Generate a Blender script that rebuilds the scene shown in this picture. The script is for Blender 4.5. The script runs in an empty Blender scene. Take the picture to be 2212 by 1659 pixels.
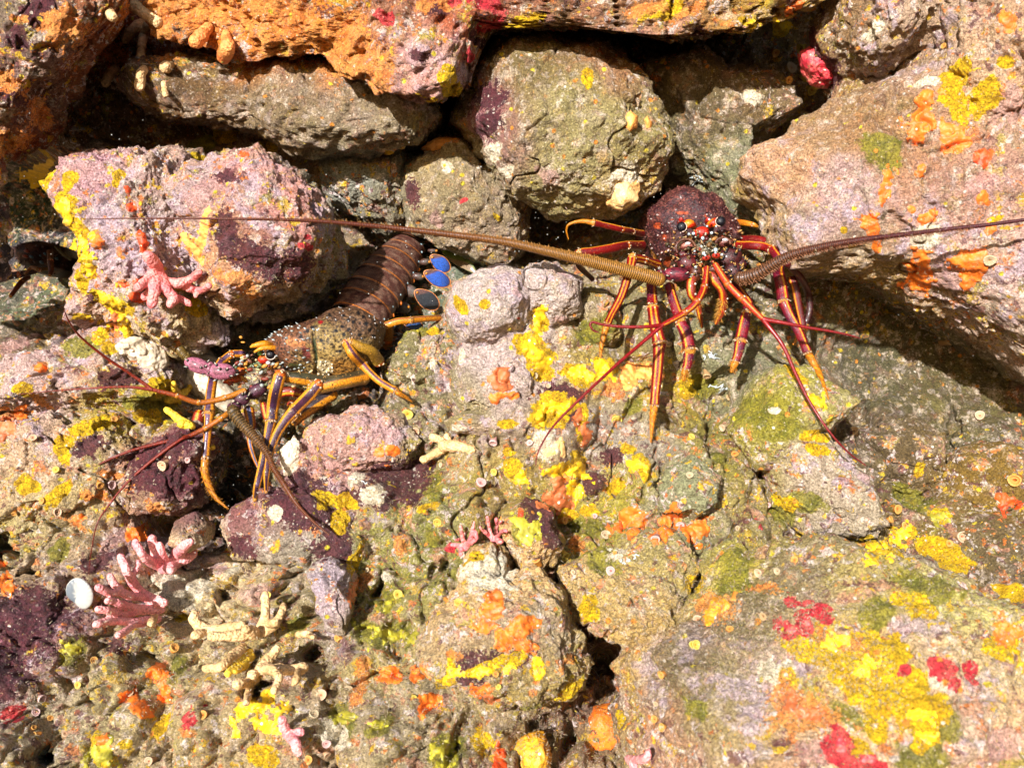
import bpy, bmesh, math, random
import numpy as np
from mathutils import Vector

random.seed(7)
RNG = np.random.default_rng(11)
SC = bpy.context.scene
COL = SC.collection

# ------------------------------------------------------------------ camera, world, sun, exposure
CAM_Y = 1.1                      # the camera hangs 1.1 m in front of the reef face (plane y = 0)
K = 1.2 / 2212.0                 # metres per photo pixel on that plane
cam_d = bpy.data.cameras.new("Camera")
cam = bpy.data.objects.new("Camera", cam_d)
COL.objects.link(cam)
cam.location = (0, -CAM_Y, 0)
cam.rotation_euler = (math.radians(90), 0, 0)
cam_d.sensor_width = 36.0
cam_d.lens = 36.0 * CAM_Y / 1.2
cam_d.clip_start = 0.01
cam_d.clip_end = 50
cam_d.dof.use_dof = True
cam_d.dof.focus_distance = 1.08
cam_d.dof.aperture_fstop = 8.0
SC.camera = cam

SUN = Vector((-0.33, -0.90, 0.27)).normalized()     # towards the light: upper left, behind the camera
world = bpy.data.worlds.new("World")
SC.world = world
world.use_nodes = True
wn = world.node_tree
for n in list(wn.nodes):
    wn.nodes.remove(n)
w_out = wn.nodes.new("ShaderNodeOutputWorld")
w_bg = wn.nodes.new("ShaderNodeBackground")
w_sky = wn.nodes.new("ShaderNodeTexSky")
w_sky.sky_type = 'NISHITA'
w_sky.sun_disc = False
w_sky.sun_elevation = math.asin(SUN.z)
w_sky.sun_rotation = math.atan2(SUN.x, SUN.y)
w_bg.inputs['Strength'].default_value = 0.07
wn.links.new(w_sky.outputs['Color'], w_bg.inputs['Color'])
wn.links.new(w_bg.outputs['Background'], w_out.inputs['Surface'])
sun_d = bpy.data.lights.new("Sun", 'SUN')
sun_d.energy = 5.0
sun_d.angle = math.radians(0.8)
sun_d.color = (1.0, 0.99, 0.975)
sun = bpy.data.objects.new("Sun", sun_d)
COL.objects.link(sun)
sun.rotation_euler = SUN.to_track_quat('Z', 'Y').to_euler()
sun.location = SUN * 4
SC.view_settings.view_transform = 'Standard'
SC.view_settings.look = 'None'
SC.view_settings.exposure = 1.06
SC.view_settings.gamma = 1.0
SC.cycles.use_denoising = True
SC.cycles.max_bounces = 5
SC.cycles.diffuse_bounces = 3

# ------------------------------------------------------------------ small helpers
def lin(c):
    a = np.asarray(c, float) / 255.0
    return np.where(a <= 0.04045, a / 12.92, ((a + 0.055) / 1.055) ** 2.4)

def W(px, py, y):
    """photo pixel (2212 wide copy) + real depth -> world point."""
    s = K * (y + CAM_Y) / CAM_Y
    return np.stack(np.broadcast_arrays((np.asarray(px, float) - 1106.0) * s, np.asarray(y, float),
                                        (829.5 - np.asarray(py, float)) * s), -1)

FR = {'D': (0, 0, 1), 'TL': (0, 0, .35415), 'TC': (723.1, 0, .35415), 'TR': (1428.7, 0, .35415),
      'ML': (0, 542.3, .35415), 'MC': (723.1, 542.3, .35415), 'MR': (1428.7, 542.3, .35415),
      'BL': (0, 1071.4, .35415), 'BC': (723.1, 1071.4, .35415), 'BR': (1428.7, 1071.4, .35415),
      'R4': (1144.9, 361.5, .2452), 'LW': (120.5, 482.1, .40862), 'ZA': (512.2, 632.7, .16344),
      'ZB': (361.5, 692.9, .1362), 'ZC': (1355.8, 632.7, .1362), 'ZT': (753.2, 470.0, .14982),
      'ZG': (0, 421.8, .1362)}
def fx(f, x, y):
    a = FR[f]
    return a[0] + x * a[2], a[1] + y * a[2]

# vectorised value noise / fbm / cellular noise
def _h(ix, iy, iz, s=0):
    h = (ix.astype(np.int64) * 374761393 + iy.astype(np.int64) * 668265263 + iz.astype(np.int64) * 1274126177 + s * 974634777) & 0xffffffff
    h = ((h ^ (h >> 13)) * 1103515245) & 0xffffffff
    h = ((h ^ (h >> 16)) * 2246822519) & 0xffffffff
    return ((h ^ (h >> 15)) & 0xffffff) / float(0xffffff)

def vnoise(P, s=0):
    I = np.floor(P); F = P - I; I = I.astype(np.int64)
    U = F * F * F * (F * (F * 6 - 15) + 10)
    out = 0
    for dx in (0, 1):
        for dy in (0, 1):
            for dz in (0, 1):
                w = (U[:, 0] if dx else 1 - U[:, 0]) * (U[:, 1] if dy else 1 - U[:, 1]) * (U[:, 2] if dz else 1 - U[:, 2])
                out = out + w * _h(I[:, 0] + dx, I[:, 1] + dy, I[:, 2] + dz, s)
    return out * 2 - 1

def fbm(P, f, o=4, s=0, g=0.5):
    out = 0; a = 1.0
    for i in range(o):
        out = out + a * vnoise(P * f + 17.3 * i, s + i); a *= g; f *= 2.03
    return out

def worley(P, f, s=0):
    P = P * f
    I = np.floor(P).astype(np.int64)
    best = np.full(len(P), 9.0); bid = np.zeros(len(P))
    for dx in (-1, 0, 1):
        for dy in (-1, 0, 1):
            for dz in (-1, 0, 1):
                cx, cy, cz = I[:, 0] + dx, I[:, 1] + dy, I[:, 2] + dz
                q = (cx + _h(cx, cy, cz, s + 1) - P[:, 0]) ** 2 + (cy + _h(cx, cy, cz, s + 2) - P[:, 1]) ** 2 + (cz + _h(cx, cy, cz, s + 3) - P[:, 2]) ** 2
                m = q < best
                best = np.where(m, q, best); bid = np.where(m, _h(cx, cy, cz, s + 4), bid)
    return np.sqrt(best), bid

def rock_disp(P, amp, s=0):
    """rock relief in metres: lumps, knobs and pits of several sizes."""
    d = amp * (0.9 * fbm(P, 9, 3, s) + 0.42 * fbm(P, 27, 3, s + 3, .55) + 0.30 * fbm(P, 75, 4, s + 5, 0.62))
    w1, b1 = worley(P + 0.006 * np.stack([vnoise(P * 40, s + 8), vnoise(P * 40, s + 9), vnoise(P * 40, s + 10)], -1), 34, s)
    d = d + amp * 0.75 * np.clip(0.62 - w1, -0.3, 0.6) * (0.35 + b1)
    w2, b2 = worley(P, 95, s + 20)
    d = d + amp * 0.32 * np.clip(0.55 - w2, -0.2, 0.5) * (b2 > 0.35)
    r = np.abs(fbm(P, 14, 3, s + 30))
    return d - amp * 0.85 * np.clip(1 - r / 0.075, 0, 1) * (vnoise(P * 7, s + 40) > -0.05)

def mesh_np(name, V, F, cols=None, smooth=True):
    me = bpy.data.meshes.new(name)
    V = np.asarray(V, np.float32); F = np.asarray(F, np.int32)
    n = F.shape[1]
    me.vertices.add(len(V)); me.vertices.foreach_set("co", V.ravel())
    me.loops.add(F.size); me.loops.foreach_set("vertex_index", F.ravel())
    me.polygons.add(len(F)); me.polygons.foreach_set("loop_start", np.arange(0, F.size, n, dtype=np.int32))
    me.polygons.foreach_set("loop_total", np.full(len(F), n, np.int32))
    me.update(calc_edges=True)
    me.polygons.foreach_set("use_smooth", np.full(len(F), smooth))
    if cols is not None:
        a = me.attributes.new("Col", 'FLOAT_COLOR', 'POINT')
        c = np.ones((len(V), 4), np.float32); c[:, :3] = cols
        a.data.foreach_set("color", c.ravel())
    return me

def link(name, me, mat, loc=None, parent=None):
    o = bpy.data.objects.new(name, me)
    if mat is not None and len(me.materials) == 0:
        me.materials.append(mat)
    COL.objects.link(o)
    if loc is not None:
        o.location = loc
    if parent is not None:
        o.parent = parent
    return o

def tag(o, label=None, cat=None, group=None, kind=None):
    if label: o['label'] = label
    if cat: o['category'] = cat
    if group: o['group'] = group
    if kind: o['kind'] = kind
    return o

_ICO = {}
def ico(sub):
    if sub not in _ICO:
        bm = bmesh.new(); bmesh.ops.create_icosphere(bm, subdivisions=sub, radius=1.0)
        bm.verts.ensure_lookup_table()
        V = np.array([v.co[:] for v in bm.verts]); F = np.array([[v.index for v in f.verts] for f in bm.faces])
        bm.free(); _ICO[sub] = (V, F)
    return _ICO[sub]

# ------------------------------------------------------------------ materials
class NT:
    def __init__(s, name):
        s.m = bpy.data.materials.new(name); s.m.use_nodes = True
        s.t = s.m.node_tree
        s.b = [n for n in s.t.nodes if n.type == 'BSDF_PRINCIPLED'][0]
    def put(s, sock, v):
        if hasattr(v, 'is_linked') or isinstance(v, bpy.types.NodeSocket): s.t.links.new(v, sock)
        elif v is not None: sock.default_value = v
    def n(s, ty, ins=None, out=0, **pr):
        nd = s.t.nodes.new(ty)
        for k, v in pr.items(): setattr(nd, k, v)
        for k, v in (ins or {}).items(): s.put(nd.inputs[k], v)
        return nd.outputs[out]
    def math(s, op, a, b=None, c=None):
        nd = s.t.nodes.new('ShaderNodeMath'); nd.operation = op
        for i, v in enumerate((a, b, c)):
            if v is not None: s.put(nd.inputs[i], v)
        return nd.outputs[0]
    def noise(s, vec, scale, det=4, rough=0.55, out=0):
        return s.n('ShaderNodeTexNoise', {'Vector': vec, 'Scale': scale, 'Detail': det, 'Roughness': rough}, out)
    def step(s, v, lo, hi, a=0.0, b=1.0):
        nd = s.t.nodes.new('ShaderNodeMapRange'); nd.interpolation_type = 'SMOOTHSTEP'
        s.put(nd.inputs[0], v)
        for i, x in enumerate((lo, hi, a, b)): nd.inputs[1 + i].default_value = x
        return nd.outputs[0]
    def mix(s, f, a, b, mode='MIX'):
        nd = s.t.nodes.new('ShaderNodeMix'); nd.data_type = 'RGBA'; nd.blend_type = mode
        s.put(nd.inputs[0], f)
        for i, v in ((6, a), (7, b)):
            if isinstance(v, (tuple, list, np.ndarray)): v = (float(v[0]), float(v[1]), float(v[2]), 1.0)
            s.put(nd.inputs[i], v)
        return nd.outputs[2]
    def attr(s, name, out='Fac'):
        nd = s.t.nodes.new('ShaderNodeAttribute'); nd.attribute_name = name
        return nd.outputs[out]
    def coord(s):
        return s.t.nodes.new('ShaderNodeTexCoord').outputs['Object']
    def bump(s, h, dist, strength=1.0, nrm=None):
        return s.n('ShaderNodeBump', {'Height': h, 'Distance': dist, 'Strength': strength, 'Normal': nrm})
    def voro(s, vec, scale):
        nd = s.t.nodes.new('ShaderNodeTexVoronoi'); s.put(nd.inputs['Vector'], vec); nd.inputs['Scale'].default_value = scale
        return nd.outputs['Distance'], s.n('ShaderNodeSeparateColor', {'Color': nd.outputs['Color']}, 0), nd.outputs['Color']

ALB = 0.98      # share of a lit picture value that is surface colour
def alb(c): return lin(c) * ALB

def reef_material():
    g = NT("reef_rock"); v = g.coord()
    base = g.attr('tint', 'Color')
    calm = g.math('SUBTRACT', 1.0, g.step(g.attr('calm'), -.15, .3, 0, .8))
    big = g.noise(v, 16, 3)
    lav = g.step(g.attr('lav'), -.25, .35, .12, 1.0)
    c = g.mix(g.math('MULTIPLY', lav, g.step(big, .48, .70, 0, .5)), base, alb((220, 184, 184)))
    c = g.mix(g.step(g.noise(v, 23, 4), .52, .75, 0, .45), c, alb((150, 142, 82)))
    med = g.noise(v, 70, 6, .65)
    c = g.mix(g.step(med, .52, .72, 0, .5), c, alb((134, 126, 86)))
    c = g.mix(g.step(g.noise(v, 48, 6, .72), .52, .66, 0, .6), c, alb((232, 212, 192)))
    c = g.mix(g.math('MULTIPLY', calm, g.step(g.noise(v, 34, 6, .66), .565, .60, 0, .8)), c, g.mix(g.step(big, .44, .5), alb((116, 66, 64)), alb((206, 150, 120))))
    c = g.mix(g.math('MULTIPLY', calm, g.step(g.noise(v, 41, 6, .66), .575, .605, 0, .85)), c, g.mix(g.step(big, .47, .52), alb((214, 176, 48)), alb((176, 160, 70))))
    c = g.mix(g.math('MULTIPLY', calm, g.step(g.noise(v, 52, 5, .62), .615, .64, 0, .85)), c, alb((222, 132, 62)))
    c = g.mix(g.math('MULTIPLY', lav, g.step(g.noise(v, 29, 5, .66), .51, .60, 0, .7)), c, alb((204, 182, 200)))
    c = g.mix(g.step(g.noise(v, 96, 6, .72), .57, .68, 0, .6), c, alb((236, 220, 204)))
    pale = g.step(g.attr('calm'), -.15, .3, 1.0, .35)
    c = g.mix(g.math('MULTIPLY', pale, g.step(g.noise(v, 82, 5, .62), .585, .61, 0, .75)), c, alb((228, 212, 212)))
    c = g.mix(g.math('MULTIPLY', pale, g.step(g.noise(v, 75, 5, .62), .60, .62, 0, .75)), c, alb((112, 62, 68)))
    c = g.mix(g.math('MULTIPLY', calm, g.step(g.noise(v, 66, 5, .60), .625, .64, 0, .9)), c, alb((236, 192, 44)))
    c = g.mix(g.math('MULTIPLY', calm, g.step(g.noise(v, 90, 4, .60), .64, .66, 0, .9)), c, alb((232, 134, 60)))
    # crusts with a shape of their own
    n1 = g.math('MULTIPLY_ADD', g.noise(v, 60, 6, .62), 2.0, -1.0)
    n2 = g.math('MULTIPLY_ADD', g.noise(v, 110, 5, .6), 1.8, -0.9)
    n3 = g.math('MULTIPLY_ADD', g.noise(v, 240, 3, .6), 1.6, -0.8)
    def layer(c, nm, ns, col, col2, soft=.10, amt=1.0):
        f = g.math('ADD', g.math('ADD', g.attr(nm), .12), ns)
        m = g.step(f, 0.0, soft, 0, amt)
        return g.mix(m, c, g.mix(g.step(med, .38, .68), alb(col), alb(col2)))
    c = layer(c, 'pnk', n1, (220, 172, 168), (196, 146, 146), .4, .6)
    c = layer(c, 'oli', n1, (158, 148, 48), (110, 112, 30), .25, .9)
    c = layer(c, 'mar', g.math('ADD', n1, n3), (98, 42, 52), (72, 30, 46), .12, .93)
    c = layer(c, 'whi', n2, (244, 232, 210), (226, 208, 176), .2)
    c = layer(c, 'yel', n1, (238, 198, 24), (206, 160, 20), .08)
    c = layer(c, 'ora', g.math('ADD', n1, n3), (242, 166, 84), (226, 126, 50), .14, .88)
    c = layer(c, 'red', n2, (206, 44, 60), (232, 98, 92), .1)
    # living specks
    d1, r1, k1 = g.voro(v, 85)
    m1 = g.math('MULTIPLY', g.step(g.math('ADD', d1, g.math('MULTIPLY', n2, .10)), .30, .18), g.step(r1, .86, .87))
    c = g.mix(m1, c, g.mix(g.step(g.n('ShaderNodeSeparateColor', {'Color': k1}, 1), .45, .5), alb((230, 150, 60)), alb((228, 205, 60))))
    d2, r2, k2 = g.voro(v, 150)
    c = g.mix(g.math('MULTIPLY', g.step(d2, .30, .20), g.math('MULTIPLY', g.step(r2, .78, .80), g.step(big, .42, .62))), c, alb((236, 226, 214)))
    d3, r3, k3 = g.voro(v, 330)
    c = g.mix(g.math('MULTIPLY', g.step(d3, .34, .22, 0, .7), g.math('MULTIPLY', g.step(r3, .76, .78), g.step(med, .42, .60))), c, alb((232, 216, 190)))
    fine = g.noise(v, 420, 4, .7)
    c = g.mix(1.0, c, g.mix(g.step(fine, .30, .68), (.48, .44, .38), (1.36, 1.34, 1.28)), 'MULTIPLY')
    c = g.mix(g.step(g.noise(v, 150, 4, .7), .61, .72, 0, .45), c, alb((84, 70, 50)))
    g.put(g.b.inputs['Base Color'], c)
    g.b.inputs['Roughness'].default_value = .62
    g.b.inputs['Specular IOR Level'].default_value = .35
    h = g.math('ADD', g.noise(v, 130, 6, .68), g.math('MULTIPLY', g.noise(v, 520, 4, .7), .45))
    b1 = g.bump(h, .0085, 1.0)
    b2 = g.bump(d3, .0012, .5, b1)
    g.put(g.b.inputs['Normal'], b2)
    return g.m

def sponge_material(name, c1, c2, pores=260, rough=.55):
    g = NT(name); v = g.coord()
    n = g.noise(v, 60, 5, .6)
    c = g.mix(g.step(n, .35, .68), alb(c1), alb(c2))
    d, r, k = g.voro(v, pores)
    c = g.mix(g.math('MULTIPLY', g.step(d, .26, .12, 0, .75), g.step(r, .55, .57)), c, tuple(alb(c2) * .35))
    d2, r2, k2 = g.voro(v, 170)
    c = g.mix(g.math('MULTIPLY', g.step(d2, .28, .18), g.step(r2, .90, .91)), c, alb((240, 225, 200)))
    c = g.mix(g.step(g.noise(v, 150, 6, .74), .55, .66, 0, .75), c, alb((146, 128, 92)))
    g.put(g.b.inputs['Base Color'], c)
    g.b.inputs['Roughness'].default_value = rough
    h = g.math('ADD', g.noise(v, 150, 5, .6), g.math('MULTIPLY', d, .4))
    g.put(g.b.inputs['Normal'], g.bump(h, .0016, .7))
    return g.m

def coral_material(name, c1, c2, dots=(150, 60, 60)):
    g = NT(name); v = g.coord()
    n = g.noise(v, 45, 4, .6)
    c = g.mix(g.step(n, .38, .66), alb(c1), alb(c2))
    d, r, k = g.voro(v, 330)
    c = g.mix(g.step(d, .24, .10, 0, .55), c, alb(dots))
    c = g.mix(1.0, c, g.mix(g.step(g.noise(v, 420, 3, .7), .32, .66), (.72, .70, .68), (1.15, 1.15, 1.15)), 'MULTIPLY')
    g.put(g.b.inputs['Base Color'], c)
    g.b.inputs['Roughness'].default_value = .6
    g.b.inputs['Subsurface Weight'].default_value = .0
    g.put(g.b.inputs['Normal'], g.bump(g.math('SUBTRACT', g.noise(v, 300, 4, .6), d), .0016, .9))
    return g.m

def shell_material(name, rough=.38, nb=650, bd=.0010, var=.38, coat=.12):
    """lobster shell: colour from the mesh, fine mottling, wet gloss."""
    g = NT(name); v = g.coord()
    c = g.attr('Col', 'Color')
    n = g.noise(v, nb, 4, .65)
    c = g.mix(1.0, c, g.mix(g.step(n, .30, .70), (.62 * (1 - var * 1.6),) * 3, (.62 * (1 + var),) * 3), 'MULTIPLY')
    g.put(g.b.inputs['Base Color'], c)
    g.b.inputs['Roughness'].default_value = rough
    g.b.inputs['Specular IOR Level'].default_value = .35
    g.b.inputs['Coat Weight'].default_value = coat
    g.b.inputs['Coat Roughness'].default_value = .15
    g.put(g.b.inputs['Normal'], g.bump(n, bd, .8))
    return g.m

M_REEF = reef_material()
M_SHELL = shell_material("lobster_shell")
M_ROUGH = shell_material("lobster_carapace", .55, 420, .0018, .5, .05)
M_HAIR = shell_material("lobster_antenna", .5, 600, .0005, .3, .1)
M_CUP = shell_material("cup_coral_skin", .5, 500, .0006, .15, .1)
# ------------------------------------------------------------------ the reef face (terrain sheet)
DEPTH = [(800,500,.40),(1000,480,.40),(1200,500,.42),(1300,540,.32),(850,600,.22),(960,620,.16),(1450,360,.42),(1500,330,.38),(900,620,.2),
 (0,450,.62),(50,500,.6),(-200,480,.6),(60,560,.34),(60,640,.15),(0,600,.3),(150,560,.2),(-200,650,.2),
 (0,760,.06),(100,760,.03),(250,800,.0),(250,880,-.02),(100,1000,-.05),(300,1000,-.02),(-200,900,-.02),
 (450,700,.15),(550,680,.17),(650,640,.18),(720,640,.2),(450,780,.09),(400,850,.06),(500,950,.08),(460,1100,.13),(510,1010,.13),(560,900,.09),(650,800,.14),(750,830,.13),(820,700,.15),(700,870,.05),(800,860,.03),
 (1000,750,-.025),(1100,700,-.03),(1060,760,-.04),(1180,760,-.035),(1250,800,-.035),(900,850,.0),(900,760,.03),(1100,950,-.06),(1400,900,-.04),(1250,660,.03),(1320,600,.09),(1400,640,.08),(1400,700,.05),(1480,780,.03),(1550,700,.12),(1530,640,.16),(1600,760,.06),(1600,860,.0),(1700,900,-.01),(1720,700,.12),(1850,740,.17),(1930,790,.19),(2000,800,.20),(2100,860,.18),(2200,900,.16),(1780,620,.15),(1950,700,.22),(2080,760,.22),(2000,950,.13),(2120,1000,.11),(1900,950,.05),(2100,1080,.05),(1650,620,.18),
 (0,1520,-.22),(250,1560,-.23),(800,1600,-.24),(500,1200,-.07),(200,1150,-.08),(100,1400,-.15),(300,1350,-.14),(500,1500,-.2),(1000,1200,-.1),(1000,1450,-.18),(1300,1440,-.06),(1380,1430,-.06),(1300,1500,-.1),(1500,1200,-.1),(1500,1050,-.06),(1800,1150,-.05),(2100,1200,-.06),(2300,1100,-.03),(1700,1500,-.22),(2000,1500,-.26),(2200,1650,-.36),(1250,1600,-.16),(1100,1600,-.22),(500,1650,-.27),(0,1650,-.28),(1600,1350,-.14),(700,1350,-.14),(750,1150,-.06),(650,1000,-.02),(-200,1300,-.16),(-200,1700,-.3),(2450,1500,-.3),(2450,800,.0),(1000,1850,-.34),(2000,1850,-.42),(0,1850,-.36),
 (1100,100,.24),(900,250,.24),(600,250,.2),(300,200,.18),(170,250,.2),(100,200,.1),(0,100,.05),(0,360,.3),(-200,150,.05),(1400,150,.3),(1600,100,.2),(2000,300,.1),(1700,250,.2),(2300,300,.05),(2300,600,.05),(1000,-150,.2),(2000,-100,.1),(0,-150,.1),(2450,-150,.05),(400,350,.2),(500,600,.2),(750,420,.28)]
def gaussmap(px, py, pts, sig):
    acc = np.zeros_like(px); wt = np.zeros_like(px)
    for (x, y, v) in pts:
        d2 = (px - x) ** 2 + (py - y) ** 2
        w = np.exp(-d2 / (2 * sig * sig)) + 2e-3 * np.exp(-d2 / (2 * (4 * sig) ** 2)) + 1e-12
        acc += w * v; wt += w
    return acc / wt
xs = np.concatenate([np.arange(-2000, -340, 40), np.arange(-340, 0, 11), np.arange(0, 2212, 3), np.arange(2212, 2560, 11), np.arange(2560, 4200, 40)]).astype(float)
ys = np.concatenate([np.arange(-1500, -260, 40), np.arange(-260, 0, 11), np.arange(0, 1660, 3), np.arange(1660, 1920, 11), np.arange(1920, 3000, 40)]).astype(float)
gx, gy = np.meshgrid(xs, ys)
dep = gaussmap(gx.ravel(), gy.ravel(), DEPTH, 62)
k_ = np.clip((gy.ravel() - 1050) / 200, 0, 1)
dep = dep * (1 - k_) + gaussmap(gx.ravel(), gy.ravel(), DEPTH, 125) * k_
_q = np.stack([gx.ravel() * .02, gy.ravel() * .02, gx.ravel() * 0], -1); WX = 22 * fbm(_q, 1.0, 3, 201); WY = 22 * fbm(_q, 1.0, 3, 207)
for (x_, y_, d_, sx_, sy_) in [(1300,1440,.12,48,34),(1385,1420,.08,40,22),(1285,1505,.07,26,40),(673,1411,.07,34,22),(567,1472,.05,22,14),(953,1224,.05,16,30),(1162,1562,.06,26,18),(1219,1603,.07,22,40),(985,1606,.05,18,30),(803,1282,.06,10,30),
        (2060,960,.05,12,70),(1854,885,.07,30,50),(1446,914,.05,18,30),(1428,1056,.05,14,60),(471,1120,.10,34,50),(385,1160,.06,30,20),(10,1178,.06,16,26),(106,1624,.05,26,30),(1113,1195,.05,16,60),(640,1215,.03,30,12),(900,1010,.03,40,10),(1560,870,.03,40,14),(1150,1330,.03,50,12),(870,1400,.04,20,40),
        (330,1420,.03,40,12),(170,1290,.03,14,40),(1000,1300,.03,40,10),(1760,1165,.03,60,10),(500,1300,.04,12,24),(1500,1300,.03,30,12),(1330,1200,.03,10,30),(60,1240,.03,40,10),(420,960,.04,24,30)]:
    dep = dep + d_ * np.exp(-((((gx.ravel() - x_) + WX) / sx_) ** 2 + (((gy.ravel() - y_) + WY) / sy_) ** 2))
P0 = W(gx.ravel(), gy.ravel(), dep)
rel = rock_disp(P0, .017, 3)
# rubble: the lower half is cemented cobbles of all sizes
wa, ba = worley(P0 * np.array([1, .6, 1]) + .012 * np.stack([vnoise(P0 * 20, 71), vnoise(P0 * 20, 72), vnoise(P0 * 20, 73)], -1), 13, 60)
low = np.clip((gy.ravel() - 780) / 200, 0, 1) * np.clip(1.2 - np.abs(gx.ravel() - 1950) / 400 * 0, 0, 1)
calm = np.exp(-(((gx.ravel() - 1980) / 260) ** 2 + ((gy.ravel() - 800) / 170) ** 2))
rel = rel + low * (1 - calm) * .060 * (np.sqrt(np.clip(.55 - wa * wa, 0, 1)) - .45) * (.4 + ba)
wb, bb = worley(P0 + .006 * np.stack([vnoise(P0 * 45, 81), vnoise(P0 * 45, 82), vnoise(P0 * 45, 83)], -1), 30, 64)
rel = rel + low * (1 - calm) * .027 * (np.sqrt(np.clip(.5 - wb * wb, 0, 1)) - .4) * (.3 + bb)
wc, bc = worley(P0, 62, 67)
rel = rel + low * (1 - calm) * .0065 * np.clip(.6 - wc, -.2, .6) * bc
rg_ = np.abs(fbm(P0, 11, 4, 130)); rel = rel - low * (1 - calm) * .020 * np.clip(1 - rg_ / .06, 0, 1) * (vnoise(P0 * 6, 140) > -.1)
rel = rel * (1 - .55 * calm)
TV = P0 - np.stack([rel * 0, rel, rel * 0], -1) + np.stack([rel * 0, rel * 0, rel * .25], -1)
ny, nx = gx.shape
i0 = (np.arange(ny - 1)[:, None] * nx + np.arange(nx - 1)[None]).ravel()
TF = np.stack([i0, i0 + 1, i0 + nx + 1, i0 + nx], -1)[:, ::-1]
SURF = []         # (object, world verts)
reef = link("reef_terrain", mesh_np("reef_terrain", TV, TF), M_REEF)
tag(reef, "encrusted reef face of cemented rubble behind the boulders and lobsters", "reef", kind="structure")
SURF.append((reef, TV))

# ------------------------------------------------------------------ boulders
def rock(label, poly, y0, df, db, sub=7, amp=.012, n=2.4, f='D', tilt=(0, 0), name="boulder", seed=None, cen=None, mat=None, cat='rock', surf=True, run=0.0, rise=0.0, facets=True):
    pts = np.array([fx(f, *p) for p in poly], float)
    if cen is None:
        x, y = pts[:, 0], pts[:, 1]; x2, y2 = np.roll(x, -1), np.roll(y, -1)
        cr = x * y2 - x2 * y; A = cr.sum() / 2
        cen = np.array([((x + x2) * cr).sum() / (6 * A), ((y + y2) * cr).sum() / (6 * A)])
    cen = np.asarray(cen, float)
    w, h = np.ptp(pts[:, 0]) / 2, np.ptp(pts[:, 1]) / 2
    D, F = ico(sub)
    ysil = y0 - df * min(.85, .42 + (n - 2.2) * .2)            # the depth where the outline is seen
    sk = K * (ysil + CAM_Y) / CAM_Y
    th = np.arctan2(-D[:, 2] * h, D[:, 0] * w)                 # picture angle, y down
    ta = np.linspace(-np.pi, np.pi, 721)
    rr = np.zeros(721)
    q = pts - cen; q2 = np.roll(q, -1, 0)
    for i in range(len(q)):
        a, b = q[i], q2[i] - q[i]
        dx, dy = np.cos(ta), np.sin(ta)
        det = dx * (-b[1]) - dy * (-b[0])
        det = np.where(np.abs(det) < 1e-9, 1e-9, det)
        t = (a[0] * (-b[1]) - a[1] * (-b[0])) / det
        u = (dx * a[1] - dy * a[0]) / det
        ok = (u >= -1e-6) & (u <= 1 + 1e-6) & (t > 0)
        rr = np.where(ok, np.maximum(rr, t), rr)
    k = np.hanning(17); k /= k.sum()
    r2 = np.convolve(np.concatenate([rr[-9:-1], rr, rr[1:9]]), k, 'same')[8:-8]
    r = np.interp(th, ta, r2)
    s = np.sqrt(D[:, 0] ** 2 + D[:, 2] ** 2); a = np.abs(D[:, 1])
    m = (s ** n + a ** n) ** (-1 / n)
    sd = seed if seed is not None else int(abs(cen[0] * 7 + cen[1] * 13)) % 997
    rg = np.random.default_rng(sd)
    fac = np.ones(len(D))
    for _ in range(11):                                        # broken flat faces
        pn = rg.normal(size=3); pn[1] = -abs(pn[1]) - .25; pn /= np.linalg.norm(pn)
        q_ = (D * m[:, None]) @ pn
        fac = np.minimum(fac, np.where(q_ > .3, rg.uniform(.74, .98) / np.maximum(q_, .3), 2))
    m = m * (.35 + .65 * fac) * 1.045 if facets else m
    S, A_ = s * m, a * m
    dd = np.where(D[:, 1] < 0, df, db)
    X = r * np.cos(th) * S * sk; Z = -r * np.sin(th) * S * sk
    Y = np.sign(D[:, 1]) * A_ * dd
    N = np.stack([X / (w * sk) ** 2, Y / dd ** 2, Z / (h * sk) ** 2], -1)
    N /= np.linalg.norm(N, axis=1)[:, None] + 1e-9
    Y = Y + tilt[0] * X + tilt[1] * Z
    X = X + run * (Y + df * .8); Z = Z + rise * (Y + df * .8)
    c3 = W(cen[0], cen[1], ysil); c3[1] = y0
    P = np.stack([X, Y, Z], -1) + c3
    d = rock_disp(P, amp, sd)
    P = P + N * d[:, None]
    o = link(name, mesh_np(name, P - c3, F), mat or M_REEF, loc=c3)
    tag(o, label, cat)
    if surf: SURF.append((o, P))
    return o

R_A = rock("huge overhanging ledge along the top, coated in orange sponge and pink crust",
 [(250,0),(330,85),(420,110),(500,142),(590,132),(690,122),(735,155),(800,185),(870,208),(940,225),(1000,200),(1030,110),(1050,62),(1180,62),(1350,66),(1420,98),(1500,84),(1650,60),(1720,25),(1900,-120),(1500,-330),(800,-360),(300,-220)],
 .07, .14, .16, 8, .021, 4.0, cen=(900, -60), rise=.55)
R_B = rock("brown and orange rock filling the top left corner beside the dark gap",
 [(-150,-100),(240,-60),(262,20),(215,120),(160,180),(120,270),(95,340),(0,385),(-160,380)], .02, .14, .2, 8, .014, 2.8, run=-.3, rise=.35)
R_C = rock("shaded layered grey-brown slab under the orange ledge",
 [(235,170),(330,130),(480,140),(640,110),(800,180),(915,225),(918,255),(880,305),(780,318),(640,325),(480,290),(330,260),(240,225)], .09, .09, .15, 7, .014, 3.2, rise=.25)
R_D1 = rock("lavender and yellow boulder at left with a pink coral on its face",
 [(58,375),(120,312),(240,285),(350,300),(400,400),(420,520),(440,640),(428,700),(352,738),(250,732),(135,705),(118,655),(168,620),(172,560),(150,500),(95,445)], .045, .13, .16, 8, .015, 2.7)
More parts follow.
